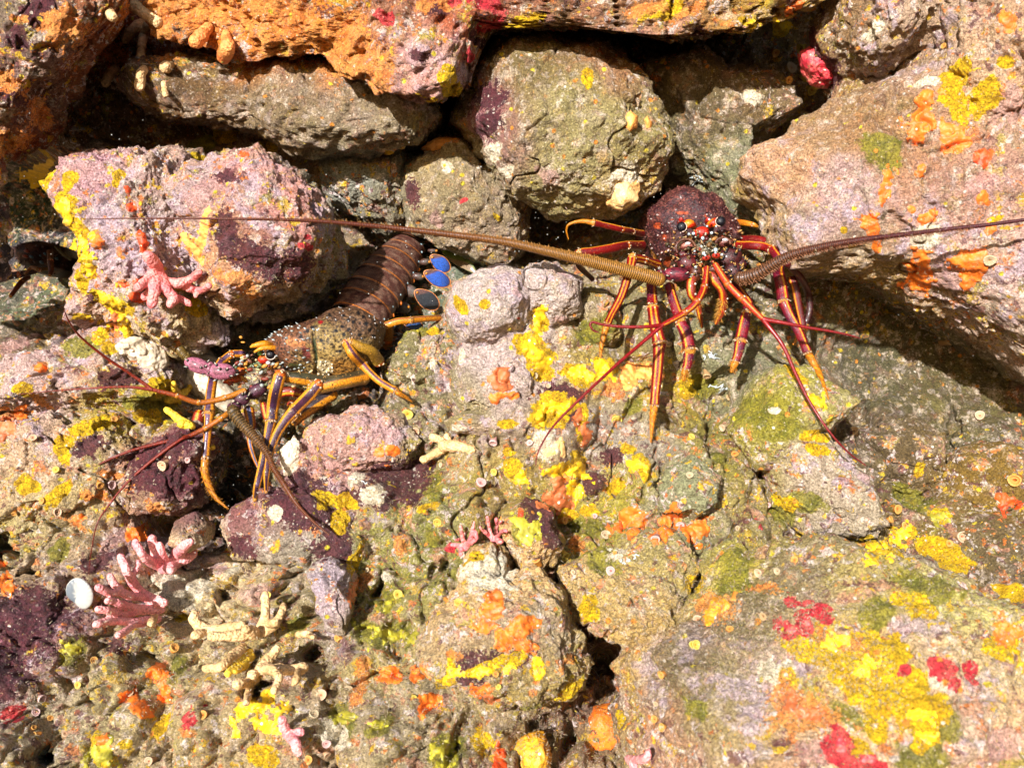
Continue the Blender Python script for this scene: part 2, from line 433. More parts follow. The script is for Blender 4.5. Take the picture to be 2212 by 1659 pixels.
R_D2 = rock("round boulder with maroon crust patches hanging above the brown lobster",
 [(330,400),(390,340),(560,305),(650,345),(720,420),(748,490),(738,545),(708,605),(640,655),(500,692),(455,655),(440,600),(380,520)], .035, .135, .14, 8, .012, 2.4, run=-.15, facets=False)
R_E = rock("large olive-grey boulder wedged under the ledge at top centre",
 [(985,215),(1030,130),(1065,70),(1180,50),(1310,78),(1390,170),(1430,265),(1448,330),(1428,412),(1348,482),(1222,482),(1100,415),(1015,350),(955,270)], .09, .14, .16, 8, .010, 3.2, rise=.3)
R_F1 = rock("speckled grey rock below the big centre boulder, above the long antenna",
 [(880,335),(1000,300),(1060,370),(1145,420),(1150,500),(1120,545),(1050,556),(950,520),(890,485),(858,400)], .17, .10, .12, 7, .011, 2.7)
R_F2 = rock("blue-grey rock right of the round maroon boulder",
 [(680,330),(780,318),(880,320),(890,400),(850,485),(760,452),(715,420)], .19, .10, .12, 7, .011, 2.7)
R_G = rock("massive tan and pink boulder with orange sponge spots on the right side",
 [(1592,360),(1620,290),(1700,268),(1790,190),(1850,120),(1960,70),(2120,-60),(2420,-80),(2520,700),(2300,830),(2212,775),(2080,685),(1930,602),(1800,552),(1745,560),(1690,565),(1655,480),(1660,440)], .05, .17, .24, 8, .012, 3.8, run=.35)
R_H = rock("dark shaded slab between the centre boulder and the right boulder",
 [(1395,130),(1500,100),(1700,140),(1740,230),(1640,300),(1610,380),(1655,450),(1640,485),(1560,432),(1470,352),(1430,240)], .14, .08, .12, 7, .012, 3.0)
R_I = rock("pale knobbly rock behind a dark crack at the top right",
 [(1870,-60),(2080,-80),(2060,40),(2000,80),(1950,122),(1890,112),(1855,50)], -.03, .09, .15, 7, .013, 2.4)
R_J = rock("yellow and pink crusted rock in the top right corner",
 [(2075,-60),(2330,-80),(2330,340),(2212,330),(2110,262),(2062,130)], -.06, .09, .15, 7, .014, 2.4)
R_K1 = rock("smooth round lavender-grey rock at the top of the middle mound",
 [(958,660),(974,606),(1024,578),(1090,564),(1140,578),(1165,640),(1140,725),(1070,762),(994,758),(960,715)], .03, .10, .1, 7, .0065, 2.2, facets=False)
R_K2 = rock("lavender rock with a pink knob beside the round grey rock",
 [(1095,590),(1145,560),(1205,562),(1250,606),(1250,675),(1195,720),(1120,700)], .045, .09, .1, 7, .008, 2.2, facets=False)
R_K3 = rock("brown topped rock under the right lobster's long antenna",
 [(1232,650),(1275,604),(1322,618),(1348,680),(1352,730),(1290,760),(1230,720)], .05, .07, .1, 7, .008, 2.3)
R_K4 = rock("lavender-grey rock with an orange streak, below the round grey rock",
 [(972,770),(1030,735),(1110,745),(1165,800),(1160,885),(1085,925),(1000,900),(975,835)], .02, .075, .1, 7, .009, 2.3)
R_K5 = rock("rugged olive rock beside the brown lobster's leg",
 [(825,795),(860,750),(900,715),(968,705),(985,760),(950,800),(960,850),(895,870),(832,840)], .06, .07, .1, 7, .012, 2.3)
R_P1 = rock("pink crusted rock right of the brown lobster's legs",
 [(640,940),(700,892),(780,876),(865,900),(895,955),(875,1010),(800,1030),(700,1045),(645,1005)], .0, .05, .1, 7, .009, 2.4)
R_P2 = rock("dark maroon rock under the tip of the brown lobster's antenna",
 [(475,1130),(555,1065),(640,1038),(700,1060),(765,1110),(810,1180),(780,1255),(700,1245),(600,1215),(500,1205)], -.04, .06, .1, 7, .009, 2.4)
R_P3 = rock("maroon speckled rock left of the dark crevice",
 [(265,985),(330,930),(400,918),(445,955),(442,1020),(425,1085),(372,1112),(300,1102),(268,1045)], -.0, .07, .1, 7, .010, 2.4)
R_P4 = rock("upright oblong lavender rock below the maroon rock",
 [(655,1240),(690,1222),(740,1240),(765,1300),(745,1372),(700,1374),(678,1310)], -.135, .045, .08, 6, .007, 2.3)
R_P5 = rock("cream tan rock below the small pink corals",
 [(978,1252),(1010,1190),(1060,1178),(1112,1230),(1128,1272),(1080,1292),(1010,1294)], -.125, .06, .08, 6, .008, 2.3)
R_P6 = rock("large rounded tan rock overhanging a black hollow",
 [(1222,1310),(1240,1265),(1320,1235),(1420,1240),(1490,1280),(1470,1368),(1400,1402),(1330,1408),(1258,1372)], -.15, .08, .11, 7, .010, 2.4)
R_P7 = rock("khaki rock resting above the rounded tan rock",
 [(1330,1200),(1370,1165),(1440,1158),(1505,1175),(1522,1225),(1500,1285),(1420,1290),(1350,1265)], -.125, .06, .1, 7, .010, 2.3)
R_P8 = rock("broad rubble rock with bright orange sponge and maroon patches, bottom centre",
 [(905,1445),(955,1345),(1030,1292),(1140,1280),(1212,1312),(1262,1400),(1282,1462),(1240,1532),(1150,1548),(1050,1532),(960,1502)], -.20, .07, .1, 7, .012, 2.6)
R_P9 = rock("small oval grey stone above the tan coral branch",
 [(958,912),(1000,890),(1110,893),(1114,930),(1050,944),(980,935)], -.03, .04, .06, 6, .005, 2.3)
R_Q1 = rock("angular olive rock under the tip of the red lobster's outer leg",
 [(1590,930),(1640,835),(1690,800),(1765,812),(1850,862),(1842,892),(1800,932),(1750,955),(1715,1000),(1640,1005)], -.03, .055, .1, 7, .009, 2.6)
R_Q2 = rock("grey-lavender block with white spots below the angular olive rock",
 [(1675,1000),(1720,945),(1795,930),(1852,980),(1875,1050),(1910,1130),(1875,1175),(1750,1160),(1690,1105)], -.055, .06, .1, 7, .010, 2.7)
R_Q3 = rock("olive stone left of the orange sponge cluster",
 [(1095,1120),(1140,1090),(1200,1108),(1214,1180),(1190,1222),(1130,1224),(1095,1175)], -.115, .05, .08, 6, .009, 2.3)
R_Q4 = rock("smooth grey-green rock right of the orange sponge cluster",
 [(1432,1060),(1445,1015),(1505,995),(1565,1030),(1565,1095),(1505,1125),(1440,1105)], -.08, .05, .08, 6, .008, 2.3)
R_Q5 = rock("brown ledge stone left of the dark crack at right",
 [(1870,935),(1990,902),(2052,940),(2058,1050),(1990,1082),(1900,1052)],   .08, .05, .08, 7, .009, 2.5)
R_Q6 = rock("brown ledge stone right of the dark crack, at the right edge",
 [(2072,985),(2160,955),(2260,1000),(2260,1110),(2120,1112),(2066,1062)],  .07, .05, .08, 7, .010, 2.5)
R_Q7 = rock("fuzzy yellow-olive cobble right of the khaki rock",
 [(1522,1222),(1600,1185),(1645,1220),(1625,1275),(1545,1275)], -.155, .04, .06, 6, .008, 2.3)
R_OUT = rock("unseen boulder added beyond the left edge to shade the dark gap", [(-390,240),(-260,195),(-130,210),(-80,300),(-78,460),(-110,580),(-240,630),(-380,550)], -.06, .12, .05, 7, .014, 2.8)  # added out of view to block the sun from the gap
R_N1 = rock("lavender and yellow crusted rock below the left boulder",
 [(-60,790),(60,735),(180,700),(290,720),(345,790),(330,860),(240,905),(100,905),(-60,900)], .03, .08, .12, 7, .013, 2.5)
R_N2 = rock("yellow mottled rock at the left edge under the lavender rock",
 [(-80,930),(60,900),(200,910),(265,980),(260,1090),(160,1150),(0,1160),(-80,1100)], -.03, .06, .1, 7, .013, 2.5)
R_N3 = rock("deep maroon crusted rock at the lower left edge",
 [(-80,1290),(40,1265),(130,1300),(160,1390),(110,1470),(0,1490),(-80,1460)], -.135, .045, .1, 7, .010, 2.4)
R_M = rock("huge fuzzy yellow and pink mound in the lower right corner",
 [(1330,1740),(1370,1570),(1440,1470),(1560,1390),(1680,1290),(1760,1245),(1900,1222),(2060,1235),(2270,1290),(2420,1500),(2420,1800),(1900,1950),(1400,1850)], -.24, .17, .2, 8, .012, 2.5)
R_S = rock("greenish grey stone with a pale knob below the tail of the brown lobster",
 [(905,560),(960,540),(1000,600),(985,680),(935,690),(915,630)], .25, .04, .06, 6, .008, 2.3)
R_T = rock("small mossy stone beneath the legs of the red lobster",
 [(1345,690),(1385,640),(1430,650),(1440,730),(1420,790),(1365,800),(1335,750)], .07, .05, .08, 6, .009, 2.3)
R_U = rock("grey-green stone under the middle legs of the red lobster",
 [(1455,740),(1510,690),(1570,720),(1580,790),(1530,840),(1460,830)], .06, .05, .08, 6, .009, 2.3)
R_V = rock("round pebble above the pale finger sponge, left of the crevice bottom",
 [(365,1135),(400,1120),(432,1145),(435,1180),(400,1195),(362,1175)], -.06, .035, .05, 6, .005, 2.2)
R_X = rock("small stone sunk in the black crevice below the brown lobster",
 [(415,1105),(450,1095),(472,1120),(462,1150),(425,1150)], .03, .03, .05, 6, .005, 2.2)
bpy.context.view_layer.update()
DG = bpy.context.evaluated_depsgraph_get()
CAMV = Vector((0, -CAM_Y, 0))
def hit(px, py):
    d = (Vector(W(px, py, 0.0)) - CAMV).normalized()
    ok, loc, nrm, idx, ob, mx = SC.ray_cast(DG, CAMV, d)
    if not ok: return Vector(W(px, py, .3)), Vector((0, -1, 0)), None
    return loc, nrm, ob
GS = 6
DM = np.array([[hit(x, y)[0].y for x in range(0, 2213, GS)] for y in range(0, 1663, GS)])
def D(px, py):
    x = min(max(px / GS, 0), DM.shape[1] - 1.001); y = min(max(py / GS, 0), DM.shape[0] - 1.001)
    i, j = int(x), int(y); a, b = x - i, y - j
    return (DM[j, i] * (1 - a) + DM[j, i + 1] * a) * (1 - b) + (DM[j + 1, i] * (1 - a) + DM[j + 1, i + 1] * a) * b
def Dmin(px, py, r):
    return min(D(px, py), D(px - r, py), D(px + r, py), D(px, py - r), D(px, py + r))
def Nrm(px, py, r=14):
    a = W(px + r, py, D(px + r, py)) - W(px - r, py, D(px - r, py)); b = W(px, py - r, D(px, py - r)) - W(px, py + r, D(px, py + r))
    n = np.cross(a, b); n /= np.linalg.norm(n) + 1e-9
    if n[1] > 0: n = -n
    return n
# ------------------------------------------------------------------ the colours that grow on the rocks; dark recess tints also hold painted shade
TINT = """300,60,160,95,55 550,40,225,140,62 720,90,225,145,75 850,150,222,150,110 930,170,205,155,140 850,60,165,120,100 1000,30,180,105,80 1200,25,150,105,85 1350,45,165,125,95 1500,30,170,130,90 1650,20,175,140,80
70,70,110,85,80 180,110,150,90,50 50,250,125,82,62 20,330,150,80,50 110,180,110,90,75 350,190,112,88,62 600,220,140,122,98 800,250,152,138,118 870,290,150,138,112
200,370,205,165,175 110,420,205,165,165 300,560,200,180,198 240,650,220,185,165 300,470,186,165,160 380,360,190,160,150 330,690,205,185,150 200,560,200,175,180 280,300,120,90,60
420,420,182,157,158 560,370,205,155,148 640,400,205,150,145 560,560,150,110,100 640,620,180,160,132 710,480,162,152,110 500,640,215,172,145 470,560,215,165,130 690,560,170,150,115
1120,150,132,118,82 1200,250,165,152,112 1050,250,152,105,108 1250,340,162,152,112 1350,410,198,170,122 1100,320,155,125,110 1180,400,150,140,100 1390,330,150,138,95
1000,420,152,140,112 930,380,168,150,120 1010,500,150,132,112 790,370,152,152,142 840,440,140,132,112
1500,220,112,98,74 1560,400,140,140,112 1470,300,120,110,82 1640,180,118,98,70
1690,340,205,165,135 1800,440,190,163,160 1660,480,168,142,98 1780,280,170,140,110 1900,250,170,135,102 2000,330,185,145,120 2050,450,192,152,135 2100,600,220,190,180 2150,150,205,172,145 1950,610,172,145,102 1880,130,150,122,92 1960,60,190,165,145 2180,700,205,180,165 1850,540,175,150,120 2150,400,185,150,135
1050,640,208,194,190 1180,620,208,192,190 1060,810,210,192,192 1110,720,206,190,186 900,760,140,132,98 870,830,138,130,98 800,920,205,165,158 700,960,196,162,152 1000,880,146,138,105 1000,960,185,165,125 1300,680,165,150,108 1300,780,170,150,90 1400,720,140,130,100 1420,840,165,145,75 1200,930,168,150,132 1350,950,170,160,150 1320,1080,172,160,85 1150,1060,165,145,90 700,1040,195,150,150 620,1180,165,158,145 560,1100,140,95,95 900,1090,150,148,92 710,1300,190,174,185 850,1260,150,145,82 920,960,150,142,108
1900,780,92,88,66 2050,880,100,92,64 1850,990,108,95,74 2100,1070,132,108,62 1950,1040,108,92,66 1720,870,165,158,92 1600,800,140,138,110 1780,1000,192,176,160 1800,1100,190,175,155 1500,1050,150,150,120 1560,950,150,140,82 1650,900,160,150,80 1640,1100,160,145,95 2000,1180,130,110,60 2150,1180,115,100,72 1750,700,120,112,85
1330,1290,205,178,130 1420,1210,175,160,112 1050,1240,222,186,140 1400,1350,195,165,115 1580,1240,190,175,90
1500,1400,120,106,80 1450,1480,124,110,84 1580,1340,118,104,78 1680,1260,126,112,84 1700,1220,160,146,110 1900,1260,190,172,115 1560,1520,160,148,105 1650,1520,196,172,140 1720,1430,215,190,150 1850,1450,215,180,110 2100,1450,218,192,150 2100,1300,200,190,130 1450,1630,195,155,132 1700,1620,205,168,140 1900,1600,225,190,150 2150,1600,220,186,150 1600,1370,140,125,98
50,830,202,176,172 150,770,195,165,165 250,860,180,160,75 60,980,205,175,150 330,1010,142,105,105 400,980,120,80,90 80,1130,190,175,130 200,1060,180,160,120 150,1170,180,160,130 300,1120,165,125,115 360,1150,165,135,105
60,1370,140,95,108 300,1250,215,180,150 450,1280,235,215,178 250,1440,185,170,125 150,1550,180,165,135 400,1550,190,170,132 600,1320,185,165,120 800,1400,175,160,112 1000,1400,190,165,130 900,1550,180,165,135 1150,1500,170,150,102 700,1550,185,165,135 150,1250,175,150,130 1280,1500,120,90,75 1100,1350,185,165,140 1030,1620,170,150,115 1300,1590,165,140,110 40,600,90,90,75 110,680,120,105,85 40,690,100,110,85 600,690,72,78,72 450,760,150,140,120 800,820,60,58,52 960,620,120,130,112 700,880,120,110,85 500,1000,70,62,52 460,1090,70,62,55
-60,480,10,34,42 20,450,10,34,42 70,540,26,36,40 10,400,30,60,45""".split()  # right recess tints darkened as painted shade; teal stands for open dark water
tint = []
for t in TINT:
    a = [float(v) for v in t.split(',')]
    x, y = a[0], a[1]
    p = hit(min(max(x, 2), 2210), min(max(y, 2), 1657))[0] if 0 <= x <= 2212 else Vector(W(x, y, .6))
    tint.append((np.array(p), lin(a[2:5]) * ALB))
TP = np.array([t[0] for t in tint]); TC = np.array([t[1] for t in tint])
TC = TC * np.array([1.0, 1.0, 1.0])
TC = np.clip(TC.mean(1, keepdims=True) + (TC - TC.mean(1, keepdims=True)) * 1.22, .01, .95)

PATCH = {
'yel': """TL 250 1100 80 110 0;TL 380 1280 80 90 30;TL 480 1480 75 90 20;TL 300 950 60 50 0;TL 700 1060 28 60 20;TL 440 1120 35 55 0;TL 1180 960 90 50 0;TL 1380 840 90 60 0;TL 1620 920 80 50 0;ML 540 80 45 80 0;ML 520 190 45 60 0;
ML 650 310 110 50 30;ML 750 440 35 80 0;ML 600 500 50 40 0;ML 480 400 50 30 0;ML 1190 330 55 45 0;ML 400 1190 50 80 -15;ML 560 1060 90 60 -20;ML 130 880 60 30 0;ML 1000 850 50 50 0;ML 860 1010 80 40 0;ML 180 1440 60 40 0;ML 380 1500 40 90 20;ML 660 570 50 40 0;
MC 1240 430 45 80 0;MC 1190 570 65 70 0;MC 1260 660 80 80 20;MC 1250 770 60 50 0;MC 1480 760 110 50 0;MC 1640 720 60 65 0;MC 1340 960 110 60 0;MC 1290 1020 70 60 30;MC 1390 1020 50 60 0;MC 1520 1010 28 70 0;MC 1500 1120 22 55 0;MC 1090 1240 40 30 0;MC 1130 1370 55 60 0;MC 1420 1340 110 40 -15;MC 1490 1270 50 40 0;MC 1440 1500 70 70 30;MC 1460 1590 60 40 0;MC 1580 1560 50 30 0;MC 1780 1230 35 40 0;MC 1850 1320 70 45 30;MC 1900 1360 35 50 0;MC 1720 1460 40 40 0;MC 320 1480 60 20 20;MC 560 1560 60 25 -20;MC 90 1570 80 25 10;MC 890 330 30 25 0;MC 765 330 25 60 -30;
MC 1080 1050 60 25 0;MC 600 500 40 30 0;MR 940 910 50 35 20;MR 150 830 70 60 0;MR 900 1130 90 35 0;MR 950 1230 60 40 0;MR 1020 1030 14 25 0;MR 1600 1300 40 60 0;MR 820 740 60 30 40;MR 760 1560 70 50 0;
BC 720 1060 25 50 0;BC 700 1140 40 35 20;BC 920 1080 70 25 -10;BC 1060 1050 90 35 -20;BC 1240 1050 30 50 0;BC 1400 1230 90 40 -25;BC 1560 690 40 60 0;BC 880 360 50 30 -30;BC 100 60 60 50 0;BC 60 160 50 50 0;BC 1740 1320 40 40 0;BC 880 1490 60 40 0;
BL 1600 1560 60 50 0;BL 600 1590 70 80 -20;BL 770 1470 30 30 0;BL 1160 740 30 25 0;BL 2150 400 40 90 20;BL 2000 40 90 30 10;BL 1650 1630 40 40 0;BL 1000 1390 40 30 0;
BR 1340 310 130 70 -20;BR 1490 240 50 45 0;BR 1230 270 40 50 0;BR 1720 370 140 60 10;BR 1700 130 55 50 0;BR 1020 890 170 60 -10;BR 1300 890 140 50 10;BR 1200 980 110 60 20;BR 1240 1090 110 80 20;BR 1290 1360 45 60 0;BR 1560 1330 110 60 20;BR 1620 1480 60 35 -10;BR 1560 650 60 50 0;BR 1420 590 40 30 0;BR 1600 1210 55 35 -20;BR 1200 1560 45 50 0;BR 1380 1220 70 60 0;BR 2100 950 120 40 0;BR 950 1010 60 50 0;BR 800 1170 50 40 0;BR 180 540 60 40 0;BR 1500 1130 50 40 0;BR 2100 560 60 60 0;
TC 990 1330 14 14 0;TC 1160 165 110 25 0;TC 720 590 60 40 -30;TC 700 470 50 50 0;TC 2000 50 120 40 -20;TC 1540 490 40 40 0;TC 340 940 40 20 0;TC 560 620 170 22 8;
TR 1820 480 50 80 0;TR 1830 640 60 100 -20;TR 2010 600 60 90 20;TR 2140 380 30 30 0;TR 720 170 60 50 0;TR 540 160 60 25 0;TR 2040 1330 40 15 0;TR 1170 1510 30 25 0;TR 1140 1380 20 25 0""",
'mar': """TL 1400 1430 60 100 -20;TL 1560 1570 150 80 35;TL 1380 1090 100 40 20;ML 1590 60 140 80 35;ML 1820 100 80 75 0;ML 560 280 40 30 0;ML 530 1200 60 45 0;ML 1020 1190 180 80 -30;ML 960 1360 190 110 0;ML 880 1250 120 60 0;ML 1780 1500 240 100 15;ML 750 780 90 60 0;ML 620 800 40 60 0;
MC 1380 900 130 60 0;MC 1420 1010 90 60 0;MC 380 1400 170 90 10;MC 330 1520 150 70 0;MC 500 1330 70 40 0;MC 1220 1540 90 70 0;MC 1680 1270 45 60 0;MC 1600 1420 60 70 0;
BC 830 1080 90 75 20;BC 950 1060 60 60 0;BC 1150 990 70 50 -30;BC 1250 140 90 80 0;BC 20 230 70 160 0;BC 200 20 160 40 0;BC 1300 270 50 50 0;BL 150 760 200 120 20;BL 90 1050 100 110 0;BL 2010 340 110 80 20;BL 1800 80 230 80 10;BL 1480 320 80 60 0;BL 620 370 50 90 20;BL 700 890 50 40 0;
TC 930 600 110 80 30;TC 900 740 110 70 10;TC 490 1200 50 90 0;TC 620 60 80 40 0;TC 900 230 90 30 0;TC 530 320 60 30 0;TR 230 210 50 30 0;TL 130 1480 1 1 0;TL 200 60 100 60 0;TL 110 220 50 60 0;TL 60 560 50 60 0;TR 930 330 120 90 30;TR 1010 430 90 80 0""",
'ora': """TL 90 870 110 50 -30;TL 60 930 60 60 0;TL 230 690 50 60 0;TL 380 160 80 100 20;TL 60 520 50 60 0;TL 100 130 50 25 0;TL 270 140 40 40 0;TC 100 300 110 150 0;TC 250 430 90 110 0;TC 560 70 60 40 0;TC 1900 50 120 40 -10;TC 700 40 90 35 0;TR 200 60 120 30 -20;TR 440 150 40 25 0;TL 1000 60 300 70 0;TL 1350 90 200 80 0;TL 1700 120 300 120 20;TL 2050 330 130 150 0;TL 950 200 150 120 30;TL 700 330 90 80 0;TL 1620 300 70 50 20;
ML 740 205 30 15 0;ML 700 440 22 60 0;ML 250 700 30 25 0;ML 60 1000 70 60 0;ML 230 930 25 50 0;ML 660 1340 50 20 20;ML 600 1480 20 50 -40;ML 1110 180 1 1 0;ML 920 1590 50 40 0;ML 780 380 1 1 0;ML 1450 200 110 55 40;ML 1530 260 30 80 -20;ML 1860 1330 1 1 0;MC 20 1130 1 1 0;MC 60 1000 1 1 0;MC 1890 740 70 60 0;MC 1680 830 50 40 0;BL 950 95 45 25 0;BL 480 150 50 35 0;BL 1190 1385 45 25 0;BL 430 830 1 1 0;BR 860 1330 130 45 0;BR 330 670 90 40 -30;BR 650 560 60 22 0;BR 790 1250 50 70 0;BR 1100 840 90 30 0;BR 1260 1330 1 1 0;BC 390 340 30 50 0;BC 200 520 40 50 0;BC 130 620 14 50 0;BC 1480 290 40 40 0;BC 1400 1030 45 25 0;BC 140 1040 28 55 0;BC 160 1170 35 60 0;BC 740 990 40 20 0;MR 1630 360 30 15 0""",
'pnk': """D 810 925 50 25 10;D 640 380 70 40 0;D 900 170 80 60 0;D 1260 1420 1 1 0;BL 1330 480 60 40 0;BL 1560 640 100 60 0;BR 720 1200 60 80 -30;BR 1000 1600 120 40 0;BR 2050 1500 100 60 0;BR 1500 1420 1 1 0;MC 1370 430 60 30 0;MC 1400 130 35 35 0;MC 1080 240 25 25 0;MC 1160 70 40 40 0;TR 2150 650 70 100 0;TR 1960 1150 100 70 0;MR 1760 140 100 110 0;TL 1250 1200 170 100 -20;TL 500 1050 130 90 0;BL 700 260 40 60 0;BL 1290 460 50 40 0;ML 90 560 120 60 -30;TC 1320 1060 90 35 20;TC 640 1330 40 40 0""",
'oli': """BC 1150 210 70 80 0;BC 1490 160 70 80 0;BC 1600 350 90 110 0;BC 1620 200 50 90 0;BC 310 660 70 35 0;BC 300 840 150 40 10;BC 420 860 90 40 20;BC 60 1360 70 45 0;BC 260 1385 60 35 0;BC 680 1580 90 80 0;BC 590 250 60 60 0;BL 430 930 50 55 0;BL 1060 1040 50 60 0;BL 1850 760 70 50 0;BL 2100 1360 80 45 0;BL 380 300 50 50 0;MR 600 960 150 110 -20;MR 220 830 120 70 0;MR 350 1240 70 50 0;MR 700 1080 130 70 0;MR 1500 1500 180 70 20;MR 850 1560 120 60 0;BR 1350 690 70 60 0;BR 1640 560 150 60 0;BR 1720 1450 80 60 0;BR 1600 1590 120 60 0;BR 1150 1320 50 40 0;BR 200 1320 60 40 0;ML 900 950 140 70 0;ML 500 560 110 60 20;ML 1200 1150 1 1 0;MC 870 800 1 1 0;MC 520 480 80 50 0;MC 1600 480 110 90 0;MC 600 1440 80 100 0;MC 1830 930 50 50 0;TR 1340 890 80 110 0;TR 800 710 30 60 0;TL 1240 900 140 60 -20;BL 1560 860 1 1 0;BR 440 470 90 110 0;BR 730 100 60 110 0;BC 1180 1290 60 60 0;MR 130 620 1 1 0""",
'whi': """ML 1770 1290 60 70 0;BL 1050 590 150 70 20;BL 1230 560 80 60 0;BL 930 500 50 40 0;TC 680 1040 30 40 0;TC 1760 1200 110 110 -20;TC 1770 1080 110 70 -30;TC 1040 1060 60 20 10;TC 960 950 70 50 30;TC 1600 980 1 1 0;TC 640 880 120 40 10;BR 680 1100 60 50 0;BR 760 1200 55 50 0;BR 800 1100 40 40 0;TR 560 560 70 60 0;TR 1650 520 70 40 0;TR 1310 170 60 40 0;TR 1640 1450 70 60 0;MC 780 660 30 40 0;MC 560 690 25 22 0;MC 740 1100 40 22 0;BC 230 30 55 60 0;BC 215 330 35 35 0;BC 930 440 170 90 0;BC 60 1430 60 60 0;BC 320 540 45 30 0;BC 1670 350 60 40 0;BC 620 730 1 1 0;BL 1650 110 40 40 0;BL 1430 470 40 40 0;BL 2060 1440 70 50 0;BL 1350 1480 1 1 0;MR 800 1200 20 25 0;MR 1860 1470 1 1 0;MR 690 960 25 25 0;MC 1310 1180 60 90 0;TC 1810 1360 1 1 0;MC 150 1390 40 50 0;BL 1150 1260 1 1 0;BR 1700 1160 60 40 0""",
'lav': """D 400 530 360 230 0;D 1060 740 150 200 0;D 1190 620 90 80 0;D 780 940 140 80 0;D 710 1300 70 90 0;D 150 820 220 140 0;D 1780 1560 330 110 -15;D 2080 580 160 150 0;D 60 1380 130 110 0;D 680 1120 130 90 0;D 1780 1050 110 110 0;D 900 140 140 90 0;D 300 1250 150 80 0;D 1750 450 130 150 0;D 1000 900 130 60 0;D 1960 60 110 80 0""",
'calm': """D 1200 280 240 210 0;D 1530 300 130 200 0;D 1000 430 150 130 0;D 1830 360 250 270 0;D 1960 840 260 150 0;D 1080 650 130 110 0;D 1200 640 80 90 0;D 1065 830 110 100 0;D 600 230 330 90 0;D 600 690 200 80 0;D 1620 800 120 90 0;D 1530 1390 200 75 -33""",
'red': """BR 780 800 40 40 0;BR 890 760 30 40 0;BR 850 670 40 20 0;BR 970 690 50 25 0;BR 1090 1510 35 50 0;BR 1090 1600 60 40 0;BR 1260 1600 55 25 0;BR 1770 1170 30 30 0;BR 1720 1110 50 45 0;BR 1860 1090 25 25 0;BR 1480 1070 18 25 0;TL 1890 1430 20 18 0;TL 1870 1500 32 22 0;BL 1240 1290 35 40 0;BL 70 1310 50 25 20;TC 950 60 110 50 0;TC 300 110 50 30 0;TC 820 340 50 40 0;BR 600 160 20 25 0;TC 810 1250 22 14 0;MC 1110 400 12 12 0;BC 690 310 22 26 0;TR 290 1320 1 1 0;TC 760 30 60 30 0""",
}
PL = {k: [] for k in PATCH}
for k, s in PATCH.items():
    for it in s.replace('\n', '').split(';'):
        f, x, y, rx, ry, an = it.split()
        rx, ry = float(rx) * FR[f][2], float(ry) * FR[f][2]
        if rx < 2: continue
        px, py = fx(f, float(x), float(y))
        p = hit(min(max(px, 2), 2210), min(max(py, 2), 1657))[0]
        PL[k].append((np.array(p), rx * K * 1.08, ry * K * 1.08, math.radians(float(an))))

def paint(o, P):
    me = o.data; n = len(P)
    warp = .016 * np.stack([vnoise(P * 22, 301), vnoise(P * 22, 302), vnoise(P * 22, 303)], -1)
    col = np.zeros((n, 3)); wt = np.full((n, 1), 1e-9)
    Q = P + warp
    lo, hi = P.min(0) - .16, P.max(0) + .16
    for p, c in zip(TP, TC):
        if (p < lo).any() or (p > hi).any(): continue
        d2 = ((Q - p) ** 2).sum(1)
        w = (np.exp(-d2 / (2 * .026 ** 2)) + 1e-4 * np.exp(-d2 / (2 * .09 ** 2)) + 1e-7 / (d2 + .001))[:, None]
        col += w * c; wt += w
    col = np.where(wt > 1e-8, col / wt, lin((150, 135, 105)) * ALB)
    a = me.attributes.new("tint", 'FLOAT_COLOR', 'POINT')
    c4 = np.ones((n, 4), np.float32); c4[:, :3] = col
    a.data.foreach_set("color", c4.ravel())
    for k, L in PL.items():
        f = np.full(n, -1.2, np.float32)
        for p, rx, ry, an in L:
            R = max(rx, ry) * 2.4
            if (p + R < lo).any() or (p - R > hi).any(): continue
            m = np.nonzero((np.abs(P[:, 0] - p[0]) < R) & (np.abs(P[:, 2] - p[2]) < R) & (np.abs(P[:, 1] - p[1]) < R + .012))[0]
            if not len(m): continue
            q = Q[m] * .55 + P[m] * .45 - p
            ca, sa = math.cos(an), math.sin(an)
            u = q[:, 0] * ca - q[:, 2] * sa; v = q[:, 0] * sa + q[:, 2] * ca
            d = np.sqrt((u / rx) ** 2 + (v / ry) ** 2 + (q[:, 1] / (max(rx, ry) * 1.4 + .012)) ** 2)
            f[m] = np.maximum(f[m], np.maximum(1 - d, -1.2))
        b = me.attributes.new(k, 'FLOAT', 'POINT')
        b.data.foreach_set("value", f)
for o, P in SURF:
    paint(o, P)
# ------------------------------------------------------------------ mesh builder for animals
def cr(pts, n):
    """Catmull-Rom through rows of pts (any width), n samples; also returns t in 0..len-1."""
    p = np.asarray(pts, float)
    if len(p) == 2:
        t = np.linspace(0, 1, n); return p[0] + (p[1] - p[0]) * t[:, None], t
    q = np.vstack([2 * p[0] - p[1], p, 2 * p[-1] - p[-2]])
    seg = np.linalg.norm(np.diff(p[:, :3], axis=0), axis=1); cum = np.concatenate([[0], np.cumsum(seg)])
    tt = np.interp(np.linspace(0, cum[-1], n), cum, np.arange(len(p)))
    i = np.minimum(tt.astype(int), len(p) - 2); f = (tt - i)[:, None]
    a, b, c, d = q[i], q[i + 1], q[i + 2], q[i + 3]
    out = .5 * (2 * b + (c - a) * f + (2 * a - 5 * b + 4 * c - d) * f ** 2 + (3 * b - a - 3 * c + d) * f ** 3)
    if p.shape[1] > 3:
        out[:, 3:] = b[:, 3:] + (c[:, 3:] - b[:, 3:]) * f
    return out, tt

